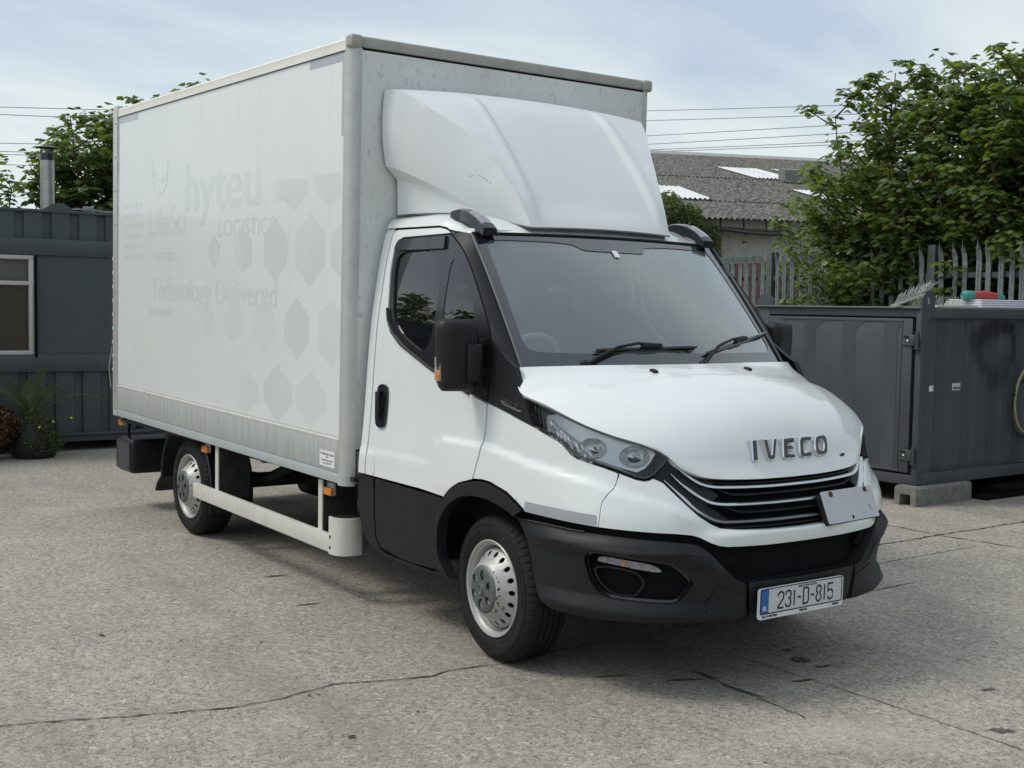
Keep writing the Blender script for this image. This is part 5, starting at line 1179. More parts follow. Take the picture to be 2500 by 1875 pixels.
for _ in range(380):
    x, y = rg.uniform(-9, 2.8), rg.uniform(-4.5, 6); s_ = rg.uniform(.003, .013); a = rg.uniform(0, 6.3)
    lit.add([(x+s_*math.cos(a+q)*rg.uniform(.5, 2.0), y+s_*math.sin(a+q)*rg.uniform(.2, .7), .0045) for q in (0, 1.4, 3.1, 4.5)], [(0, 1, 2, 3)])
tag(lit.build('dark_debris', M['crack'], None, 0), kind='stuff')
for (x, y, a), wh in zip([(-1.4, -2.35, .4), (.55, -2.0, 1.9), (1.35, -2.1, .9), (-.9, -3.3, 2.0), (1.7, -.9, .3)], ('left of the front wheel', 'just in front of the ground crack near the front wheel', 'at the bottom middle of the photo', 'near the left end of the long ground crack', 'in front of the bumper')):
    o = MB().prism([(-.022, -.006), (.0, -.010), (.024, 0), (.004, .009), (-.02, .007)], lambda u, v, d, x=x, y=y, a=a: Vector((x+u*math.cos(a)-v*math.sin(a), y+u*math.sin(a)+v*math.cos(a), .005+d+abs(v)*.3)), 0, .001).build('dead_leaf', M['bark'])
    tag(o, 'tiny curled dry leaf lying %s' % wh, 'leaf', 'dry leaves scattered on the yard')
# ------------------------------------------------------------ site cabin (left)
CX = -9.1
C1 = thing('site_cabin', 'dark grey steel site cabin with a white-framed window, behind the potted plants', 'cabin', (-10.3, -1.5, 0))
Y0, Y1 = -7.0, 4.2
def ribbed(z0, z1, x, dep, ys, nm, mt='cabin'):
    mb = MB(); P = [(Y0, 0)]
    for a, b in ys: P += [(a-.012, 0), (a, -dep), (b, -dep), (b+.012, 0)]
    P.append((Y1, 0))
    for y, d in P: mb.v += [(x+d, y, z0), (x+d, y, z1)]
    for i in range(len(P)-1): mb.f.append((2*i, 2*i+2, 2*i+3, 2*i+1))
    return mb.build(nm, M[mt], C1, 0)
ys_low = [(-.825+.293*k-3*.293*6, -.745+.293*k-3*.293*6) for k in range(36)]; ys_low = [q for q in ys_low if q[0] > Y0+.1 and q[1] < Y1-.1]
ys_top = [(-.85+.29*k-4.64, -.775+.29*k-4.64) for k in range(30)]; ys_top = [q for q in ys_top if q[0] > Y0+.1 and q[1] < Y1-.1]
ribbed(.18, .885, CX, .035, ys_low, 'lower_cladding'); ribbed(2.29, 2.60, CX, .035, ys_top, 'upper_cladding')
MB().box(CX-.05, CX+.035, Y0, Y1, .875, 1.055, .004).build('mid_rail', M['cabin'], C1)
MB().box(CX-.05, CX+.035, Y0, Y1, 2.125, 2.30, .004).build('upper_rail', M['cabin'], C1)
MB().box(CX-.05, CX+.010, -.665, Y1, 1.055, 2.125).build('wall_panel', M['cabin'], C1); MB().box(CX-.05, CX+.010, Y0, -2.25, 1.055, 2.125).build('wall_panel', M['cabin'], C1)
MB().box(CX-.3, CX+.055, Y0, Y1, .175, .195, .003).build('sill_flange', M['cabin'], C1); MB().box(CX-.06, CX+.02, Y0, Y1, .105, .175).build('base_beam', M['cont'], C1)
MB().box(CX-2.45, CX+.02, Y0, Y1, 2.585, 2.615, .004).build('roof', M['cabin'], C1)
MB().box(CX-2.4, CX-.06, Y0+.02, Y1-.02, .2, 2.58).build('cabin_body', M['cabin'], C1)
for y in (-6.5, -3.2, .9, 3.9): MB().box(CX-.5, CX-.15, y, y+.3, 0, .11).build('foot_block', M['concrete'], C1)
wn = MB(); wy0, wy1, wz0, wz1 = -2.25, -.672, 1.06, 2.12
wn.box(CX-.04, CX+.028, wy0, wy1, wz0, wz0+.045, .005).box(CX-.04, CX+.028, wy0, wy1, wz1-.045, wz1, .005).box(CX-.04, CX+.028, wy1-.05, wy1, wz0+.045, wz1-.045, .005).box(CX-.04, CX+.028, wy0, wy0+.05, wz0+.045, wz1-.045, .005)
W1 = wn.build('window', M['pvc'], C1); MB().box(CX-.03, CX+.026, wy0+.05, wy1-.05, 1.80, 1.845, .004).build('transom', M['pvc'], W1)
MB().box(CX-.03, CX+.022, wy0+.06, wy1-.062, 1.845, 2.072, .0).box(CX-.03, CX+.022, wy0+.06, wy1-.062, 1.108, 1.80, .0)
MB().add([(CX-.008, wy0+.05, wz0+.04), (CX-.008, wy1-.05, wz0+.04), (CX-.008, wy1-.05, wz1-.04), (CX-.008, wy0+.05, wz1-.04)], [(0, 1, 2, 3)]).build('window_pane', M['winglass'], W1, 0)
MB().add([(CX-.045, wy0, wz0), (CX-.045, wy1, wz0), (CX-.045, wy1, 1.82), (CX-.045, wy0, 1.82)], [(0, 1, 2, 3)]).build('blind', M['blind'], W1, 0)
MB().add([(CX-.05, wy0, 1.8), (CX-.05, wy1, 1.8), (CX-.05, wy1, 2.12), (CX-.05, wy0, 2.12)], [(0, 1, 2, 3)]).build('blind_top', M['dash'], W1, 0)
MB().tube([(CX+.03, -.685, 1.06), (CX+.03, -.685, 1.8)], .003, 5).build('rust_line', M['hose'], W1)
MB().box(CX+.035, CX+.045, wy1+.004, wy1+.03, wz0-.03, wz1).build('side_bead', M['blackd'], C1)
MB().prism([(-.60, 2.60), (-.20, 2.60), (-.34, 2.69), (-.40, 2.695), (-.46, 2.68)], lambda a, b, d: Vector((CX-.01+d, a, b)), 0, .012).build('lifting_lug', M['galvd'], C1)
MB().tube([(CX-.02, -.25, 2.635), (CX-.02, -.1, 2.64), (CX-.02, .1, 2.625), (CX-.02, .35, 2.632), (CX-.02, 1.2, 2.63)], .010, 6).build('roof_cable', M['galvf'], C1)
MB().box(CX-.06, CX-.01, -.13, -.02, 2.62, 2.675, .006).build('junction_box', M['galvf'], C1)
FL = MB().lathe([(0, .078), (.60, .078)], (-9.6, -.38, 2.60), 'z', 28).build('flue', M['stain'], C1, 40)
MB().lathe([(0, .080), (.075, .080), (.08, .06)], (-9.6, -.38, 3.19), 'z', 28).build('flue_collar', M['blackg'], FL); MB().lathe([(.0, .116), (.006, .120), (.022, .085), (.034, .03), (.036, 0)], (-9.6, -.38, 3.325), 'z', 28).build('flue_cowl', M['galvd'], FL)
for k in range(3): MB().box(-.004, .004, -.006, .006, 3.26, 3.335, 0, Matrix.Translation((-9.6+.07*math.cos(k*2.1), -.38+.07*math.sin(k*2.1), 0))).build('cowl_strut', M['galvd'], FL)
# ------------------------------------------------------------ potted plants
PT = MB().lathe([(0, .20), (.03, .225), (.20, .245), (.34, .235), (.38, .225), (.385, .235), (.37, .21), (.33, .20)], (-8.72, -.78, 0), 'z', 28).build('plant_pot', M['pot'], None, 50, True)
MB().lathe([(.34, 0), (.34, .21)], (-8.72, -.78, 0), 'z', 20).build('soil', M['bark'], PT); tag(PT, 'black plastic plant pot on the ground in front of the grey cabin', 'pot')
def frond(mb, base, az, ln, el, droop, rg, tints, w=.16):
    P = []; p = Vector(base); a = el
    for k in range(13):
        P.append(p.copy()); p = p+Vector((math.cos(az)*math.cos(a), math.sin(az)*math.cos(a), math.sin(a)))*(ln/12); a -= droop/12
    mb.tube(P, [.006-.0004*k for k in range(13)], 5); tints += [.5]*(13*5)
    side = Vector((-math.sin(az), math.cos(az), 0))
    for k in range(2, 13):
        d = (P[min(k+1, 12)]-P[k-1]).normalized()
        for sg in (-1, 1):
            for h in (0, .5):
                q = P[k-1].lerp(P[k], h); L_ = w*(1-.55*abs(k-6)/7)*rg.uniform(.8, 1.1); e = q+(side*sg*.85+d*.75+Vector((0, 0, .10-.25*rg.random()))).normalized()*L_
                wv = d*.009; mb.add([q-wv, q+wv, e], [(0, 1, 2)]); tints += [rg.random()]*3
PL = thing('palm_plant', 'small green palm with arching feathery fronds growing in the black pot', 'palm', (-8.72, -.78, .34))
rg = random.Random(11); mb = MB(); tn = []
for az, ln, el, dr_ in [(1.0, .85, 1.0, 1.5), (1.5, .95, .85, 1.35), (.4, .6, 1.2, .9), (-.9, .8, 1.1, 1.3), (-1.6, .9, .95, 1.3), (-2.3, .7, 1.1, 1.2), (2.2, .7, 1.0, 1.2), (.1, .7, 1.3, .6), (3.0, .7, 1.2, 1.0), (-1.2, .65, 1.25, .7), (1.3, .6, 1.3, .6), (-1.9, .8, .7, 1.0)]: frond(mb, (-8.72, -.80, .38), az, ln*1.0, el, dr_, rg, tn)
mb.t = tn; mb.build('fronds', M['frond'], PL, 0)
def leafclump(mb, tn, c, r, n, rg, ls, zsq=1.0):
    for _ in range(n):
        u = Vector((rg.gauss(0, 1), rg.gauss(0, 1), rg.gauss(0, 1))).normalized()*rg.random()**.45; q = Vector(c)+Vector((u.x*r[0], u.y*r[1], u.z*r[2]))
        a = Vector((rg.gauss(0, 1), rg.gauss(0, 1), rg.gauss(0, .6))).normalized(); b = a.orthogonal().normalized(); s_ = ls*rg.uniform(.6, 1.3)
        mb.add([q-a*s_, q+b*s_*.45, q+a*s_, q-b*s_*.45], [(0, 1, 2, 3)]); tn += [rg.random()]*4
W2 = thing('weeds', 'tangle of dark green weeds spilling over the front of the black pot', 'weeds', (-8.5, -.76, 0)); mb = MB(); tn = []
leafclump(mb, tn, (-8.50, -.80, .30), (.10, .20, .26), 900, rg, .016); leafclump(mb, tn, (-8.52, -.66, .17), (.08, .16, .13), 500, rg, .016); mb.t = tn; mb.build('foliage', M['leafb'], W2, 0)
MB().tube([(-8.5, -.72, .40), (-8.46, -.62, .43), (-8.44, -.48, .425)], .004, 5).build('stalk', M['frond'], W2)
for q in ((-8.44, -.47, .425), (-8.42, -.66, .395), (-8.42, -.80, .34)): MB().lathe([(-.012, .004), (0, .017), (.012, .004)], q, 'z', 8).build('flower', M['flower'], W2)
RB = thing('red_shrub', 'low red-brown leafy shrub left of the palm, cut by the photo edge', 'shrub', (-8.6, -1.3, 0)); mb = MB(); tn = []
leafclump(mb, tn, (-8.62, -1.24, .36), (.26, .30, .24), 2200, rg, .026); leafclump(mb, tn, (-8.6, -1.6, .42), (.26, .35, .30), 1500, rg, .026); mb.t = tn; mb.build('foliage', M['leafred'], RB, 0)
for k in range(12): MB().tube([(-8.6, -1.3, 0), (-8.6+rg.uniform(-.1, .1), -1.3+rg.uniform(-.2, .2), .25), (-8.6+rg.uniform(-.2, .2), -1.3+rg.uniform(-.35, .35), .55)], .005, 4).build('stem', M['bark'], RB)
# ------------------------------------------------------------ container (right)
K = thing('steel_container', 'low dark grey steel container with hinged door, raised on concrete blocks', 'container', (-2.9, 7.0, .15))
kx0, kx1, ky0, ky1, kz0, kz1 = -3.78, -1.90, 4.80, 10.4, .17, 1.70
def kb(*a, bev=.004, nm='frame', m='cont'): return MB().box(*a, bev).build(nm, M[m], K)
MB().box(kx0+.04, kx1-.09, ky0+.09, ky1-.05, kz0+.05, kz1-.03).build('container_body', M['cont'], K)
kb(kx0, kx1, ky0, ky0+.10, kz0, kz0+.09, nm='bottom_beam'); kb(kx0, kx1, ky0-.0, ky0+.09, kz1-.07, kz1, nm='top_beam')
kb(kx1-.06, kx1+.002, ky0-.002, ky0+.07, kz0-.002, kz1-.002, nm='corner_post'); kb(kx0, kx0+.14, ky0-.002, ky0+.07, kz0-.002, kz1-.002, nm='corner_post')
kb(kx1-.06, kx1+.001, ky0+.07, ky1, kz0, kz0+.11, nm='side_beam'); kb(kx1-.06, kx1+.012, ky0+.07, ky1, kz1-.075, kz1+.001, nm='side_top_beam')
MB().box(kx0-.03, kx1+.012, ky0-.03, ky1, kz1+.002, kz1+.016, .003).build('roof', M['cont2'], K)
# door leaf with pressed panel
D = kb(kx0+.15, kx1-.085, ky0-.012, ky0+.05, kz0+.105, kz1-.085, bev=.006, nm='door')
dx0, dx1, dz0, dz1 = -3.48, -2.10, .30, 1.585
kb2 = MB().box(dx0-.02, dx1+.02, ky0-.019, ky0-.010, dz1, dz1+.018, .002).box(dx0-.02, dx1+.02, ky0-.019, ky0-.010, dz0-.018, dz0, .002).box(dx1, dx1+.012, ky0-.019, ky0-.010, dz0, dz1, .002); kb2.build('weld_frame', M['cont'], D)
pn = MB(); per = .46; xs = []
x = -3.65
prof_ = []
while x < dx1+.2:
    prof_ += [(x, -.004), (x+.135, -.004), (x+.245, .055-.004+.0), (x+.365, .051), (x+.46, -.004)]; x += per
prof_ = [(min(max(a, dx0), dx1), b) for a, b in prof_]
def pz(x_):
    for i in range(len(prof_)-1):
        if prof_[i][0] <= x_ <= prof_[i+1][0] and prof_[i+1][0] > prof_[i][0]: return lerp(prof_[i][1], prof_[i+1][1], (x_-prof_[i][0])/(prof_[i+1][0]-prof_[i][0]))
    return 0
xs = sorted(set(round(a, 4) for a, b in prof_)); n = len(xs)
for a in xs:
    d = pz(a); pn.v += [(a, ky0-.016, dz0), (a, ky0-.016+d+.004, dz0+.03), (a, ky0-.016+d+.004, dz1-.075), (a, ky0-.016, dz1)]
for i in range(n-1):
    for j in range(3): pn.f.append((4*i+j, 4*i+4+j, 4*i+5+j, 4*i+1+j))
pn.build('pressed_panel', M['cont'], D, 0)
MB().box(dx1-.002, dx1+.0, ky0-.013, ky0+.0, dz0, dz1).build('panel_edge', M['cont'], D)
kb(kx1-.083, kx1-.062, ky0-.009, ky0+.02, kz0+.10, kz1-.08, bev=0, nm='door_seal', m='blackd')
for zc in (1.43, .435):
    h_ = MB().box(-2.075, -1.955, ky0-.028, ky0-.010, zc-.045, zc-.030, .003).box(-2.075, -1.955, ky0-.028, ky0-.010, zc+.030, zc+.045, .003).box(-1.99, -1.93, ky0-.055, ky0-.008, zc-.05, zc+.045, .008).build('hinge', M['galvd'], K)
    MB().lathe([(-.07, .017), (.07, .017), (.072, 0)], (-1.925, ky0-.03, zc), 'z', 14).build('hinge_pin', M['galvd'], h_); MB().lathe([(-.075, 0), (-.075, .024), (-.06, .024)], (-1.925, ky0-.03, zc), 'z', 12).build('hinge_cap', M['galvd'], h_)
    MB().box(-2.03, -2.012, ky0-.030, ky0-.027, zc-.012, zc+.004).build('bare_spot', M['white'], h_)
# side sheet, shallow corrugations, with spray paint
def side_mat():
    m = M['cont'].copy(); m.name = 'container_side_paint'; t = m.node_tree; b = t.nodes['Principled BSDF']; g = t.nodes.new('ShaderNodeNewGeometry')
    src = b.inputs['Base Color'].links[0].from_socket; cur = None
    blobs = [(5.66, 1.44, .085, .8), (5.74, 1.50, .07, .9), (5.84, 1.52, .07, .9), (5.95, 1.53, .07, .9), (6.05, 1.55, .06, 1), (6.15, 1.53, .05, 1), (6.20, 1.44, .04, .9), (6.22, 1.35, .04, .8), (6.20, 1.27, .045, .7), (5.64, 1.34, .06, .6), (5.68, 1.26, .055, .6), (5.75, 1.18, .055, .5), (5.86, 1.12, .07, .5), (5.97, 1.08, .08, .6), (6.06, 1.12, .08, .5), (6.10, 1.20, .07, .4), (5.90, 1.04, .07, .45), (5.80, 1.44, .05, .5)]
    nz = t.nodes.new('ShaderNodeTexNoise'); nz.inputs['Scale'].default_value = 9; t.links.new(g.outputs['Position'], nz.inputs['Vector'])
    for y, z, r, s_ in blobs:
        d = t.nodes.new('ShaderNodeVectorMath'); d.operation = 'DISTANCE'; d.inputs[1].default_value = (kx1, y, z); t.links.new(g.outputs['Position'], d.inputs[0])
        r_ = t.nodes.new('ShaderNodeMapRange'); r_.interpolation_type = 'SMOOTHSTEP'; r_.inputs['From Min'].default_value = r*.55; r_.inputs['From Max'].default_value = r*2.1; r_.inputs['To Min'].default_value = s_; r_.inputs['To Max'].default_value = 0; t.links.new(d.outputs['Value'], r_.inputs[0])
        if cur is None: cur = r_.outputs[0]
        else:
            q = t.nodes.new('ShaderNodeMath'); q.operation = 'MAXIMUM'; t.links.new(cur, q.inputs[0]); t.links.new(r_.outputs[0], q.inputs[1]); cur = q.outputs[0]
    x = t.nodes.new('ShaderNodeMix'); x.data_type = 'RGBA'; t.links.new(cur, x.inputs['Factor']); t.links.new(src, x.inputs['A']); x.inputs['B'].default_value = (.006, .007, .010, 1); t.links.new(x.outputs['Result'], b.inputs['Base Color']); return m
M['side'] = side_mat()
sd_ = MB(); y = ky0+.07; P = []
while y < ky1-.1:
    P += [(y+.16, 0), (y+.21, -.022), (y+.33, -.022), (y+.38, 0)]; y += .40
P = [(ky0+.06, 0)]+P+[(ky1, 0)]
for y_, d in P: sd_.v += [(kx1-.018+d, y_, kz0+.10), (kx1-.018+d, y_, kz1-.07)]
for i in range(len(P)-1): sd_.f.append((2*i, 2*i+2, 2*i+3, 2*i+1))
sd_.build('side_sheet', M['side'], K, 0)
def lug(x, y, nm='lifting_lug'):
    P = [(-.075, -.26), (.10, 0), (.11, .095), (.065, .155), (-.02, .155), (-.075, .09)]
    fn = lambda a, b, d: Vector((x+d, y+a, kz1+b)); hole = [(.015+.020*math.cos(t), .075+.038*math.sin(t)*(1.0 if math.sin(t) < 0 else 1.15)) for t in [2*PI*k/12 for k in range(12)]]
    return panel(P, lambda a, b, o: Vector((x+o, y+a, kz1+b)), .014, .04, holes=[list(reversed(hole))], gap=0)
lug(kx1+.018, ky0+.045).build('lifting_lug', M['cont'], K, 0); 
MB().prism([(-.10, 0), (.10, 0), (.10, .08), (.05, .12), (-.05, .12), (-.10, .06)], lambda a, b, d: Vector((kx0+.06+a, ky0+.02+d, kz1+b)), 0, .012).build('lifting_lug', M['cont'], K, 0)
for (y0_, y1_, z0_, z1_), m_ in (((4.955, 5.015, .985, 1.035), 'white'), ((5.285, 5.405, .985, 1.05), 'blank')):
    o = MB().box(kx1-.019, kx1-.0155, y0_, y1_, z0_, z1_, .001).build('sticker', M[m_], K)
    if m_ == 'blank': MB().box(kx1-.0155, kx1-.0145, y0_+.01, y1_-.008, z0_+.012, z0_+.032).build('sticker_scuff', M['blind'], o)
    MB().box(kx1-.0175, kx1-.0165, (y0_+y1_)/2-.006, (y0_+y1_)/2+.006, z0_-.20, z0_-.01).build('drip_mark', M['contlight'], o)
MB().tube([(kx1+.005, 5.0, .30), (kx1+.006, 5.6, .315), (kx1+.004, 6.6, .29)], .005, 5).build('weld_line', M['galvd'], K)
BL = [('concrete_block', (-2.06, -1.84, 4.72, 5.52), 'grey hollow concrete block under the near corner of the container'), ('concrete_block', (-3.75, -3.5, 4.9, 5.7), 'concrete block under the far door corner of the container, behind the truck'), ('concrete_block', (-2.2, -1.95, 8.6, 9.4), 'concrete block under the rear of the container')]
for nm, (x0, x1, y0_, y1_), lab in BL[:2]:
    P = [(x0, 0), (x0+.05, 0), (x0+.06, .10), (x1-.06, .10), (x1-.05, 0), (x1, 0), (x1, .15), (x1-.02, .17), (x0+.02, .17), (x0, .15)]
    tag(MB().prism(P, lambda a, b, d: Vector((a, d, b)), y0_, y1_).build(nm, M['concrete'], None, 20, True), lab, 'block')
tag(MB().box(-2.0, -1.75, 5.62, 7.2, .0, .035, .012).box(-2.35, -1.8, 5.9, 7.6, .03, .10, .02).build('rubber_mat', M['blackd']), 'black rubber mat on the ground beside the concrete block', 'mat')
# hose on the container side at the photo edge
hs = MB(); C_ = Cur([(kx1+.03, 6.75, 1.05), (kx1+.03, 6.42, 1.18), (kx1+.03, 6.27, 1.10), (kx1+.03, 6.19, .93), (kx1+.03, 6.19, .78), (kx1+.03, 6.26, .63), (kx1+.03, 6.42, .56), (kx1+.03, 6.8, .60)])
hs.tube([C_(k/50) for k in range(51)], .013, 8); o = hs.build('hose_coil', M['hose']); tag(o, 'coiled pale hose hanging on the container side at the right edge', 'hose')
C_ = Cur([(kx1+.025, 6.6, 1.15), (kx1+.025, 6.22, 1.0), (kx1+.025, 6.16, .80), (kx1+.025, 6.20, .62), (kx1+.025, 6.36, .52), (kx1+.025, 6.8, .50)]); MB().tube([C_(k/40) for k in range(41)], .010, 6).build('black_hose', M['blackg'], o); MB().box(kx1+.01, kx1+.04, 6.16, 6.21, .915, .93).build('cable_tie', M['black'], o)
# things lying on the container roof
def spikes(P0, P1, n, h, seed, tilt_=0):
    rg = random.Random(seed); mb = MB(); a, b = Vector(P0), Vector(P1)
    for k in range(n):
        q = a.lerp(b, (k+.5)/n)
        for s_ in (-1, 0, 1):
            mb.tube([q, q+Vector((rg.uniform(-.01, .01)+s_*.035, rg.uniform(-.02, .02)+s_*.01+tilt_*.4, h*rg.uniform(.8, 1.1)))], .0014, 4, False)
    return mb
ZT = kz1+.018
o = spikes((-2.12, 4.95, ZT), (-2.12, 5.95, ZT+.0), 32, .105, 1); o.box(-2.15, -2.09, 4.75, 5.95, ZT, ZT+.010); tag(o.build('bird_spikes', M['spike'], None, 0), 'strip of wire bird spikes lying flat along the container roof edge', 'spikes')
o = spikes((-2.3, 4.92, ZT+.015), (-2.3, 5.45, ZT+.16), 20, .10, 2, .25); o.add([(-2.33, 4.92, ZT), (-2.27, 4.92, ZT), (-2.27, 5.45, ZT+.13), (-2.33, 5.45, ZT+.13), (-2.33, 4.92, ZT+.01), (-2.27, 4.92, ZT+.01), (-2.27, 5.45, ZT+.14), (-2.33, 5.45, ZT+.14)], [(0, 1, 2, 3), (7, 6, 5, 4), (0, 4, 5, 1), (2, 6, 7, 3), (0, 3, 7, 4), (1, 5, 6, 2)]); tag(o.build('bird_spikes', M['spike'], None, 0), 'tilted strip of wire bird spikes heaped behind the container corner lug', 'spikes')
tag(MB().box(-2.03, -1.97, 5.10, 5.78, ZT, ZT+.018, .003).build('cream_batten', M['cream']), 'cream batten lying on the container roof edge', 'batten')
cl = MB(); 
for i in range(4): cl.box(-2.35+.01*i, -1.93-.012*i, 5.70+.015*i, 6.9-.01*i, ZT+.020*i, ZT+.020*i+.019, .008)
tag(cl.build('folded_cloth', M['cloth'], None, 50), 'folded lavender-white cloth bundle on the container roof', 'cloth')
rl = MB(); C_ = [(-2.12, 5.66, ZT+.135), (-2.12, 5.75, ZT+.14), (-2.12, 5.83, ZT+.135)]
RL = MB().tube([(-2.10, 5.80, ZT+.115), (-2.10, 6.0, ZT+.12), (-2.10, 6.16, ZT+.11)], [.040, .042, .034], 12).build('fabric_roll', M['red'], None, 60); tag(RL, 'red rolled fabric with teal ends resting on the white cloth', 'roll')
MB().tube([(-2.10, 5.66, ZT+.105), (-2.10, 5.70, ZT+.112), (-2.10, 5.80, ZT+.115)], [.030, .048, .042], 12).build('roll_end', M['teal'], RL, 60); MB().tube([(-2.10, 6.16, ZT+.11), (-2.10, 6.28, ZT+.10)], [.034, .028], 12).build('roll_end', M['teal'], RL, 60)
# ------------------------------------------------------------ palisade fence
FN = thing('palisade_fence', 'galvanised steel palisade fence with split pointed pales, behind the container', 'fence', (-5, 7.8, 0))
fa0, fa1 = Vector((-9.6, 8.38, 0)), Vector((-.6, 7.20, 0)); fd = (fa1-fa0).normalized(); fnv = Vector((fd.y, -fd.x, 0))
def pale_mesh():
    mb = MB(); ht = 2.38; sec = [(-.035, 0), (-.028, .010), (-.010, .010), (0, .022), (.010, .010), (.028, .010), (.035, 0)]
    rows = [(0.05, 0, 1), (2.22, 0, 1), (2.30, .012, 1), (2.36, .035, .8)]
    for z, o_, k in rows: mb.v += [(a*k, -(b+o_), z) for a, b in sec]
    n = len(sec)
    for j in range(len(rows)-1):
        for i in range(n-1): mb.f.append((j*n+i, j*n+i+1, (j+1)*n+i+1, (j+1)*n+i))
    b0 = (len(rows)-1)*n; o_ = len(mb.v)
    mb.v += [(-.028, -.050, 2.40), (0, -.045, 2.455), (.028, -.050, 2.40)]; mb.f += [(b0, b0+1, o_), (b0+2, b0+3, b0+4, o_+1), (b0+5, b0+6, o_+2)]
    return mb.mesh('pale', M['galvf'], 0)
pme = pale_mesh(); ang = math.atan2(fd.y, fd.x); Lf = (fa1-fa0).length; rg = random.Random(2); posts = [.35, 3.08, 5.83, 8.55]
npale = int(Lf/.1525)
for k in range(npale):
    s_ = .05+k*.1525
    if any(abs(s_-q) < .07 for q in posts): continue
    q = fa0+fd*s_; o = bpy.data.objects.new('pale', pme); COL.objects.link(o); o.parent = FN; o.location = q-FN.location+fnv*.045; o.rotation_euler = (rg.uniform(-.006, .006), rg.uniform(-.014, .014), ang+rg.uniform(-.12, .12)); o.location.z += rg.uniform(-.012, .012)
Mf = Matrix.Translation(fa0) @ Matrix.Rotation(ang, 4, 'Z')
for z in (.45, 2.08):
    MB().box(0, Lf, -.028, .028, z-.028, z+.028, 0, Mf).build('rail', M['galvd'], FN)
    bo = MB()
    for k in range(npale): bo.box(.05+k*.1525-.008, .05+k*.1525+.008, -.036, -.027, z-.008, z+.008, 0, Mf)
    bo.build('rail_bolts', M['blackd'], FN)['kind'] = 'stuff'
for q in posts: MB().box(q-.055, q+.055, -.06, .06, 0, 2.42, .004, Mf).build('post', M['galvd'], FN)
# maroon sheeting behind the fence
SH = thing('maroon_sheet_fence', 'maroon and timber hoarding with green top rail, behind the palisade fence', 'hoarding', (-9.5, 10, 0)); rg = random.Random(5)
ha, hb_ = Vector((-12.5, 9.7, 0)), Vector((-7.2, 9.4, 0)); hd = (hb_-ha).normalized(); s_ = 0; k = 0; Mh = Matrix.Translation(ha) @ Matrix.Rotation(math.atan2(hd.y, hd.x), 4, 'Z')
while s_ < (hb_-ha).length-.2:
    w_ = rg.choice((.18, .22, .12)); MB().box(s_, s_+w_-.015, -.012+.02*(k % 2), .012+.02*(k % 2), .1, 2.36, 0, Mh).build('board', M['maroon'] if k % 3 else M['redb'], SH); s_ += w_; k += 1
MB().box(0, (hb_-ha).length, -.02, .05, 2.37, 2.45, 0, Mh).build('top_rail', M['timber'], SH); MB().box(2.9, 4.4, -.026, -.02, 2.39, 2.46, 0, Mh).build('green_strip', M['green'], SH)
# ------------------------------------------------------------ barn
AX = Vector((.369, .929, 0)).normalized(); NB = Vector((-.929, .369, 0)).normalized()   # along the eave, away from us
E0 = Vector((-17.0, 18.0, 3.93)); PT_ = .194
B = thing('barn', 'long roughcast barn with a low mossy corrugated roof and white rooflights', 'barn', (-24, 21, 0))
def RP(a, n, dz=0.0): q = E0+AX*a+NB*n; return Vector((q.x, q.y, 3.93+n*PT_+dz))
rf = MB(); na, pitch_ = 900, .146; nn = [(-.35, 3.5), (3.42, 10.9), (10.8, 21.9)]
for row, (n0, n1) in enumerate(nn):
    m0 = MB(); cols = int(25/(.146/4))
    for i in range(cols+1):
        a = -7+25*i/cols
        dz = .028*math.sin(2*PI*a/.146)+.03*row
        m0.v += [tuple(RP(a, n0, dz)), tuple(RP(a, n1, dz-.03+.03))]
    for i in range(cols): m0.f.append((2*i, 2*i+2, 2*i+3, 2*i+1))
    m0.build('roof_sheets', M['acsheet'], B, 60)
MB().prism([(0, 0), (.25, -.08), (.22, .02), (0, .12), (-.22, .02), (-.25, -.08)], lambda a, b, d: RP(d, 21.9+a, .08+b), -7, 18).build('ridge', M['aludark'], B, 0, True)
def light(a0, a1, n0, n1, dz, sk=.10):
    m0 = MB(); c = int((a1-a0)/(.146/4))
    for i in range(c+1):
        a = a0+(a1-a0)*i/c; d = .028*math.sin(2*PI*a/.146)+dz; m0.v += [tuple(RP(a, n0, d)), tuple(RP(a+sk*(n1-n0), n1, d))]
    for i in range(c): m0.f.append((2*i, 2*i+2, 2*i+3, 2*i+1))
    m0.build('rooflight', M['skyl'], B, 60)
light(-.40, .85, 3.45, 6.75, .075); light(5.55, 7.15, 10.95, 15.1, .105); light(7.75, 8.45, 11.0, 15.2, .105); light(4.7, 5.6, 4.1, 7.2, .075)
MB().prism([(6.15, 9.9), (6.85, 9.9), (6.85, 10.4), (6.15, 10.4)], lambda a, n, d: RP(a, n, d), .12, .50).build('roof_vent', M['concrete'], B, 0, True)
for a in (6.2, 6.8): MB().tube([RP(a, 10, -.1), RP(a, 10, .2)], .03, 5).build('vent_leg', M['galvd'], B)
BM = Matrix(((AX.x, NB.x, 0, E0.x), (AX.y, NB.y, 0, E0.y), (0, 0, 1, 0), (0, 0, 0, 1)))
MB().box(-6.8, 18, .30, .55, 0, 3.70, 0, BM).build('wall', M['render'], B); MB().box(-6.8, 18, .34, .5, 3.66, 3.95, 0, BM).build('wall_plate', M['blackd'], B)
rg = random.Random(8); a = -1.1
while a < 6:
    w_ = rg.uniform(.55, 1.1); MB().box(a, a+w_-.04, -.10, -.04, 3.66+rg.uniform(-.02, .02), 3.86, 0, BM).build('fascia_board', M['timber'], B); a += w_
MB().tube([BM @ Vector((a, -.02, 3.60-.05*math.sin(a*2))) for a in [-.9+.15*k for k in range(20)]], .055, 6).build('sagging_gutter', M['blackg'], B)
MB().tube([BM @ Vector((.22, .25, 3.72)), BM @ Vector((.38, .2, 3.50))], .012, 5).build('bracket', M['galvd'], B)
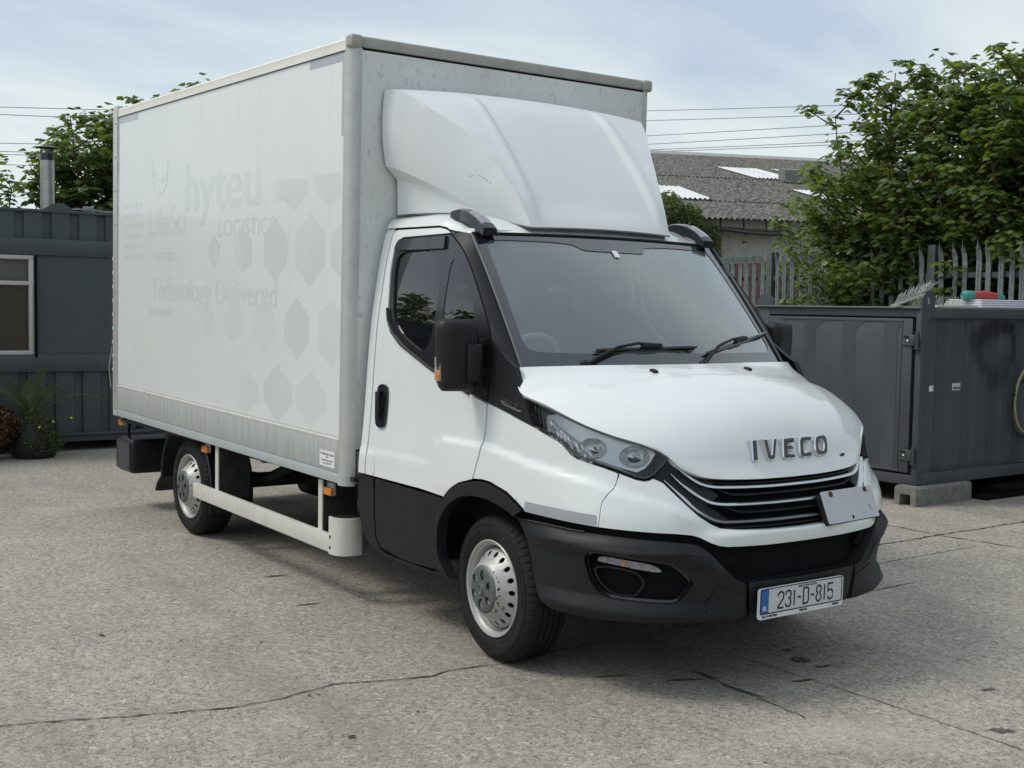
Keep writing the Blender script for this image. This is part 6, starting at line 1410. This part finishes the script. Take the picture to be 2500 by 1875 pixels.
MB().tube([BM @ Vector((-.22, .28, 3.7)), BM @ Vector((-.26, .28, 3.2)), BM @ Vector((-.36, .28, 2.7))], .005, 4).build('cable', M['blackd'], B)
MB().lathe([(0, 0), (0, .03), (-.02, .03)], BM @ Vector((.36, .28, 3.34)), 'y', 10).build('wall_fixing', M['rust'], B); MB().lathe([(0, 0), (0, .02), (-.02, .02)], BM @ Vector((.44, .28, 3.34)), 'y', 10).build('wall_fixing', M['rust'], B)
# ------------------------------------------------------------ plants and trees
def leaf_mesh(name, m, s_=1.0):
    """five-lobed maple leaf, folded along the midrib, stalk at the origin, pointing +x"""
    P = [(0, 0), (.10, .22), (-.02, .38), (.22, .36), (.26, .58), (.44, .44), (.58, .50), (.60, .30), (1.0, 0)]
    L_ = P+[(a, -b) for a, b in reversed(P[1:-1])]; cx_ = .38; mb = MB()
    mb.v = [(a*s_, b*s_, (-abs(b)*.28-.16*a*a)*s_) for a, b in L_]+[(cx_*s_, 0, .015*s_)]
    n = len(L_); mb.f = [(i, (i+1) % n, n) for i in range(n)]
    mb.t = None; return mb
LF = leaf_mesh('leaf', None)
def put_leaf(acc, q, az, pitch, rollv, size, tint):
    cz, sz = math.cos(az), math.sin(az); cp, sp = math.cos(pitch), math.sin(pitch); cr_, sr = math.cos(rollv), math.sin(rollv)
    acc.append((q.x, q.y, q.z, cz, sz, cp, sp, cr_, sr, size, tint))
def leaves_mesh(acc, name):
    A = np.array(acc); V = np.array(LF.v); n = len(V); k = len(A)
    x, y, z = V[None, :, 0]*A[:, 9:10], V[None, :, 1]*A[:, 9:10], V[None, :, 2]*A[:, 9:10]
    y2 = y*A[:, 7:8]-z*A[:, 8:9]; z2 = y*A[:, 8:9]+z*A[:, 7:8]
    x3 = x*A[:, 5:6]+z2*A[:, 6:7]; z3 = -x*A[:, 6:7]+z2*A[:, 5:6]
    X = x3*A[:, 3:4]-y2*A[:, 4:5]+A[:, 0:1]; Y = x3*A[:, 4:5]+y2*A[:, 3:4]+A[:, 1:2]; Z = z3+A[:, 2:3]
    co = np.stack([X, Y, Z], -1).reshape(-1, 3).astype(np.float32); f = (np.array(LF.f)[None]+(np.arange(k)*n)[:, None, None]).reshape(-1, 3)
    me = bpy.data.meshes.new(name); me.vertices.add(len(co)); me.vertices.foreach_set('co', co.ravel()); me.loops.add(f.size); me.loops.foreach_set('vertex_index', f.ravel().astype(np.int32))
    me.polygons.add(len(f)); me.polygons.foreach_set('loop_start', np.arange(0, f.size, 3, dtype=np.int32)); me.update(calc_edges=True)
    at = me.attributes.new('tint', 'FLOAT', 'POINT'); at.data.foreach_set('value', np.repeat(A[:, 10], n).astype(np.float32)); me.materials.append(M['leaf']); return me
CLIP = [None]
def shoot(tb, acc, p0, d0, ln, rad, rg, lsz, depth, dens=1.0):
    """a woody shoot carrying opposite leaves, with side shoots"""
    n = max(4, int(ln/.11)); p = Vector(p0); d = Vector(d0).normalized(); P = [p.copy()]; side = rg.uniform(0, PI)
    for k in range(n):
        d = (d+Vector((rg.gauss(0, .05), rg.gauss(0, .05), .035+rg.gauss(0, .03)))).normalized(); p = p+d*(ln/n)
        if CLIP[0] and not CLIP[0](p, -.06): break
        P.append(p.copy())
        fr = (k+1)/n; side += PI/2+rg.uniform(-.3, .3)
        if fr > .12 or depth > 0:
            for sg in (0, PI):
                if rg.random() > dens: continue
                az = side+sg; pet = lsz*rg.uniform(.5, 1.2)*(1.15-.5*fr); q = p+Vector((math.cos(az)*pet, math.sin(az)*pet, pet*.35))
                if CLIP[0] and not CLIP[0](q, rg.uniform(.0, .14)): continue
                put_leaf(acc, q, az, rg.uniform(.05, .75), rg.uniform(-.35, .35), lsz*rg.uniform(.6, 1.2)*(1.1-.35*fr), rg.random())
        if depth > 0 and k > 0 and rg.random() < .62:
            az = rg.uniform(0, 2*PI); dd = Vector((math.cos(az), math.sin(az), rg.uniform(.25, .9))).normalized()
            shoot(tb, acc, p, dd, ln*(1-.60*fr)*rg.uniform(.26, .46), rad*.45, rg, lsz, depth-1, dens)
    if len(P) < 3: return
    for _ in range(5): put_leaf(acc, p+Vector((0, 0, .01)), rg.uniform(0, 2*PI), rg.uniform(-.3, .3), 0, lsz*.6, rg.random())
    tb.tube(P, [max(.0035, rad*(1-.8*k/(len(P)-1))) for k in range(len(P))], 5, False)
def tree(label, loc, shoots, seed, lsz=.13, group=None, indiv=0, depth=2, dens=1.0, trunk=.07):
    rg = random.Random(seed); t = thing('sycamore_tree', label, 'tree', loc, group); tb = MB(); acc = []
    for (x, y, z, h, lean) in shoots:
        b = Vector((loc[0]+(x-loc[0])*.35, loc[1]+(y-loc[1])*.35, 0)); m_ = Vector((x, y, z)); tb.tube([b, b.lerp(m_, .5)+Vector((rg.uniform(-.1, .1), rg.uniform(-.1, .1), 0)), m_], [trunk, trunk*.75, trunk*.45], 7, False)
        shoot(tb, acc, (x, y, z), (lean[0], lean[1], 1), h, trunk*.42, rg, lsz, depth, dens)
    tb.build('branches', M['twig'], t, 50); MB().tube([(loc[0], loc[1], -.1), (loc[0]+.02, loc[1], .6), (loc[0], loc[1]+.03, 1.3)], [trunk*1.7, trunk*1.3, trunk], 9).build('trunk', M['bark'], t, 60)
    if indiv:
        c = Vector(CAM_POS); acc.sort(key=lambda a: (Vector(a[:3])-c).length-a[9]*25); a1, acc = acc[:indiv], acc[indiv:]
        lm = LF.mesh('leaf', M['leaf'], 0)
        for a in a1:
            o = bpy.data.objects.new('leaf', lm); COL.objects.link(o); o.parent = t
            Mx = Matrix.Translation((a[0], a[1], a[2])) @ Matrix.Rotation(math.atan2(a[4], a[3]), 4, 'Z') @ Matrix.Rotation(math.atan2(a[6], a[5]), 4, 'Y') @ Matrix.Rotation(math.atan2(a[8], a[7]), 4, 'X') @ Matrix.Scale(a[9], 4)
            o.matrix_parent_inverse = Matrix.Translation(-t.location); o.matrix_basis = Mx
    me = leaves_mesh(acc, 'crown'); o = bpy.data.objects.new('crown', me); COL.objects.link(o); o.parent = t; o.matrix_parent_inverse = Matrix.Translation(-t.location); o['kind'] = 'stuff'
    return t
def bank(x0, x1, y0, y1, zt, n, rg, zb=.9):
    S = []
    for k in range(n):
        x = lerp(x0, x1, (k+rg.random())/n); y = rg.uniform(y0, y1); top = zt(x)*rg.uniform(.80, 1.0); z = rg.uniform(zb*.6, zb*1.3); S.append((x, y, z, max(.6, top-z), (rg.uniform(-.14, .14), rg.uniform(-.14, .06))))
    return S
rg = random.Random(21)
zt1 = lambda x: itp([(-6.9, 2.9), (-6.3, 3.7), (-5.9, 3.75), (-5.5, 4.2), (-4.9, 4.75), (-4.4, 4.75), (-4.0, 4.6), (-3.2, 4.55), (-1.5, 4.5)], x)
S = [(-4.95, 8.7, 1.2, 3.50, (.02, 0)), (-4.45, 8.6, 1.1, 3.55, (.02, -.01)), (-4.0, 8.7, 1.2, 3.2, (.03, -.02)), (-3.5, 8.5, 1.2, 3.2, (.04, -.02)), (-5.45, 8.6, 1.2, 3.0, (-.03, -.02)), (-3.1, 8.3, 1.2, 3.1, (.04, 0)), (-4.7, 8.9, 1, 3.3, (.02, 0)), (-4.2, 8.9, 1, 3.4, (.02, 0))]+bank(-5.8, -2.3, 8.0, 9.3, zt1, 28, rg)+[(x, 7.95, 1.2, rg.uniform(1.3, 2.0), (rg.uniform(-.1, .1), -.30)) for x in (-5.3, -5.0, -4.75, -4.5, -4.25, -4.0, -3.75, -3.5)]
XM = [(1.8, -6.0), (2.4, -5.85), (2.8, -5.85), (3.2, -6.05), (3.55, -6.1), (3.75, -6.0), (3.9, -5.55), (4.4, -5.45), (4.6, -4.95), (4.85, -4.85)]
CLIP[0] = lambda p, e: p.x > itp(XM, p.z)-e and p.z < zt1(p.x)+e
tree('large leafy green sycamore rising over the palisade fence behind the container', (-4.4, 8.7, 0), S, 31, .108, None, 300, 2, 1.0)
S = [(-6.95, 8.9, 1.3, 2.0, (.02, -.02)), (-6.6, 8.7, 1.2, 2.0, (0, -.05)), (-6.25, 8.7, 1.3, 1.6, (.08, -.05)), (-6.75, 8.8, 1.1, 1.5, (0, 0)), (-6.4, 8.8, 1.0, 1.9, (0, 0)), (-6.1, 8.6, 1.0, 1.6, (0, 0)), (-6.85, 8.6, 1.0, 1.2, (-.05, -.05))]
CLIP[0] = lambda p, e: -7.12-e < p.x < -5.9 and p.z < itp([(-7.1, 3.0), (-6.9, 3.35), (-6.6, 3.3), (-6.3, 2.9), (-5.9, 2.6)], p.x)+e
tree('thin young sycamore with open shoots left of the large tree', (-6.6, 8.8, 0), S, 33, .115, None, 0, 1, .9, .03)
S = bank(-2.2, .8, 8.0, 9.2, lambda x: 4.4, 16, rg)
CLIP[0] = lambda p, e: p.z < 4.5+.3*math.sin(p.x*4)+e
tree('dark sycamore at the right photo edge, behind the taller fence pales', (-.8, 8.6, 0), S, 35, .135, None, 0, 2)
# left group, behind the cabin
def yl(y): return itp([(-2.2, 3.7), (-1.0, 3.75), (-.35, 3.65), (-.12, 3.5), (.0, 3.25), (.15, 3.75), (.45, 3.8), (.62, 4.2), (.8, 4.35), (1.15, 4.30), (1.3, 4.2), (1.50, 4.60), (1.68, 4.56), (1.8, 4.25), (1.95, 4.72), (2.2, 4.82), (2.4, 4.2), (3.4, 4.2)], y)
S = [(-12.0, .82, 1.2, 3.1, (0, .01)), (-12.0, 1.12, 1.2, 3.05, (0, .0)), (-12.1, .50, 1.2, 2.55, (0, 0)), (-11.9, .20, 1.2, 2.5, (0, 0)), (-12.1, 1.55, 1.2, 3.75, (0, 0)), (-12, 2.08, 1.2, 4.0, (0, 0)), (-12.1, 2.5, 1.2, 3.5, (0, 0))]
S += [(rg.uniform(-12.8, -11.7), y, rg.uniform(.9, 1.4), yl(y)*rg.uniform(.82, .95)-1.2, (rg.uniform(-.1, .1), rg.uniform(-.04, .10))) for y in [.45+.085*k for k in range(32)]]
CLIP[0] = lambda p, e: p.z < yl(p.y)+e-.04 and p.y > .03-e
tree('dense sycamore behind the cabin, between the steel flue and the truck', (-12.2, 1.3, 0), S, 41, .118, None, 0, 2)
S = [(rg.uniform(-12.6, -11.9), y, rg.uniform(1.1, 1.5), yl(y)*rg.uniform(.84, .98)-1.3, (rg.uniform(-.1, .1), rg.uniform(-.08, .06))) for y in [-2.2+.16*k for k in range(14)]]
CLIP[0] = lambda p, e: p.z < yl(p.y)+e and p.y < .04
tree('sparse low sycamore behind the cabin roof at the left photo edge', (-12.2, -1.1, 0), S, 43, .11, None, 0, 1, .95, .05)
# ivy bush on the barn corner
IV = thing('ivy_bush', 'pale green ivy bush against the barn wall, seen over the truck roof lamp', 'bush', (-17.2, 16.3, 0)); mb = MB(); tn = []; rg = random.Random(9)
for a, z, ra, rz, n in ((-1.35, 3.45, .65, .75, 5200), (-1.9, 3.7, .7, .8, 3500), (-.72, 3.0, .30, .75, 1500), (-1.2, 2.2, .7, .9, 2500)): leafclump(mb, tn, BM @ Vector((a, -.35, z)), (ra*.55, ra*.75, rz), n, rg, .045)
mb.t = tn; mb.build('foliage', M['leafb'], IV, 0); MB().tube([BM @ Vector((-1.4, -.2, 0)), BM @ Vector((-1.3, -.3, 3.2))], .06, 6).build('stem', M['bark'], IV)
# galvanised post and mesh behind the tree
PO = thing('mesh_screen', 'grey steel post with wire mesh panel half hidden behind the big sycamore', 'mesh screen', (-6.1, 12, 0))
MB().box(-6.20, -6.05, 11.95, 12.05, 0, 4.75).build('post', M['galvf'], PO); mm_ = MB()
for k in range(22): mm_.tube([(-6.05+.10*k, 12, 3.0), (-6.05+.10*k, 12, 4.5)], .006, 4, False)
for k in range(16): mm_.tube([(-6.05, 12, 3.0+.1*k), (-3.9, 12, 3.0+.1*k)], .006, 4, False)
mm_.build('mesh_panel', M['galvd'], PO, 0); MB().box(-6.05, -3.9, 11.97, 12.03, 4.40, 4.46).build('top_bar', M['galvd'], PO)
# power lines
WR = [((-50.25, 13.18), (-34.0, 11.6), 'topmost'), ((-50.31, 12.62), (-34.2, 11.18), 'second'), ((-50.28, 11.74), (-34.28, 10.75), 'third'), ((-50.34, 11.25), (-34.37, 10.35), 'fourth'), ((-50.33, 10.92), (-38.11, 10.16), 'fifth'), ((-50.33, 10.81), (-38.10, 10.02), 'sixth'), ((-50.33, 9.98), (-37.16, 9.28), 'lowest')]
for (x0, z0), (x1, z1), wd in WR:
    sl_ = (z1-z0)/(x1-x0); P = [(x, 45, z0+(x-x0)*sl_+((x+42)/8)**2*.012) for x in [-62+2.5*k for k in range(25)]]
    o = MB().tube(P, .022, 4, False).build('overhead_cable', M['wire']); tag(o, '%s of the thin overhead cables crossing the sky right of the truck' % wd, 'cable', 'overhead cables right of the truck')
for i, (z0, z1, y1, wd) in enumerate([(8.82, 9.04, 10.3, 'topmost'), (8.54, 8.71, 10.3, 'second'), (7.47, 7.59, 9.26, 'third'), (7.16, 7.24, 8.8, 'fourth'), (7.05, 7.13, 8.8, 'fifth'), (6.67, 6.73, 8.79, 'lowest')]):
    sl_ = (z1-z0)/(y1-7.46)
    o = MB().tube([(-45, y, z0+(y-7.46)*sl_) for y in (-4, 2, 8, 14, 20)], .016, 4, False).build('overhead_cable', M['wire']); tag(o, '%s of the thin overhead cables crossing the sky left of the truck' % wd, 'cable', 'overhead cables left of the truck')
# ------------------------------------------------------------ rest of the yard, outside the picture and an added dark block (seen in reflections)
O1 = thing('added_dark_block', 'plain dark grey block added out of view to darken the truck reflections', 'added_dark_block', (20, 12, 0))  # added unseen mass, gives the chrome letters something dark to mirror
MB().box(15, 26, -2, 26, 0, 7.2).build('wall', M['cabin'], O1); MB().box(14.6, 26.4, -2.4, 26.4, 7.2, 7.5).build('roof', M['galvd'], O1)
O2 = thing('yard_fence', 'palisade fence along the far side of the yard, outside the picture', 'fence', (-12, -9.2, 0)); g2 = MB()
for k in range(150): g2.box(-26+.155*k-.03, -26+.155*k+.03, -9.21, -9.19, 0, 2.4)
g2.build('pales', M['galvf'], O2, 0)['kind'] = 'stuff'; MB().box(-26, -3, -9.25, -9.2, 2.0, 2.06).build('rail', M['galvd'], O2)
rg = random.Random(51)
CLIP[0] = None
S = [(x, rg.uniform(-11.5, -10), 1.0, rg.uniform(2.0, 3.6), (rg.uniform(-.1, .1), .02)) for x in [-24+.36*k for k in range(40)]]
tree('row of dark sycamores behind the far yard fence, outside the picture', (-17, -11, 0), S, 53, .17, None, 0, 2, .8)
HG = MB().box(-27, -3, -17.5, -17, 0, 1.9); tag(HG.build('boundary_wall', M['render']), 'roughcast boundary wall on the far side of the yard, outside the picture', 'wall')
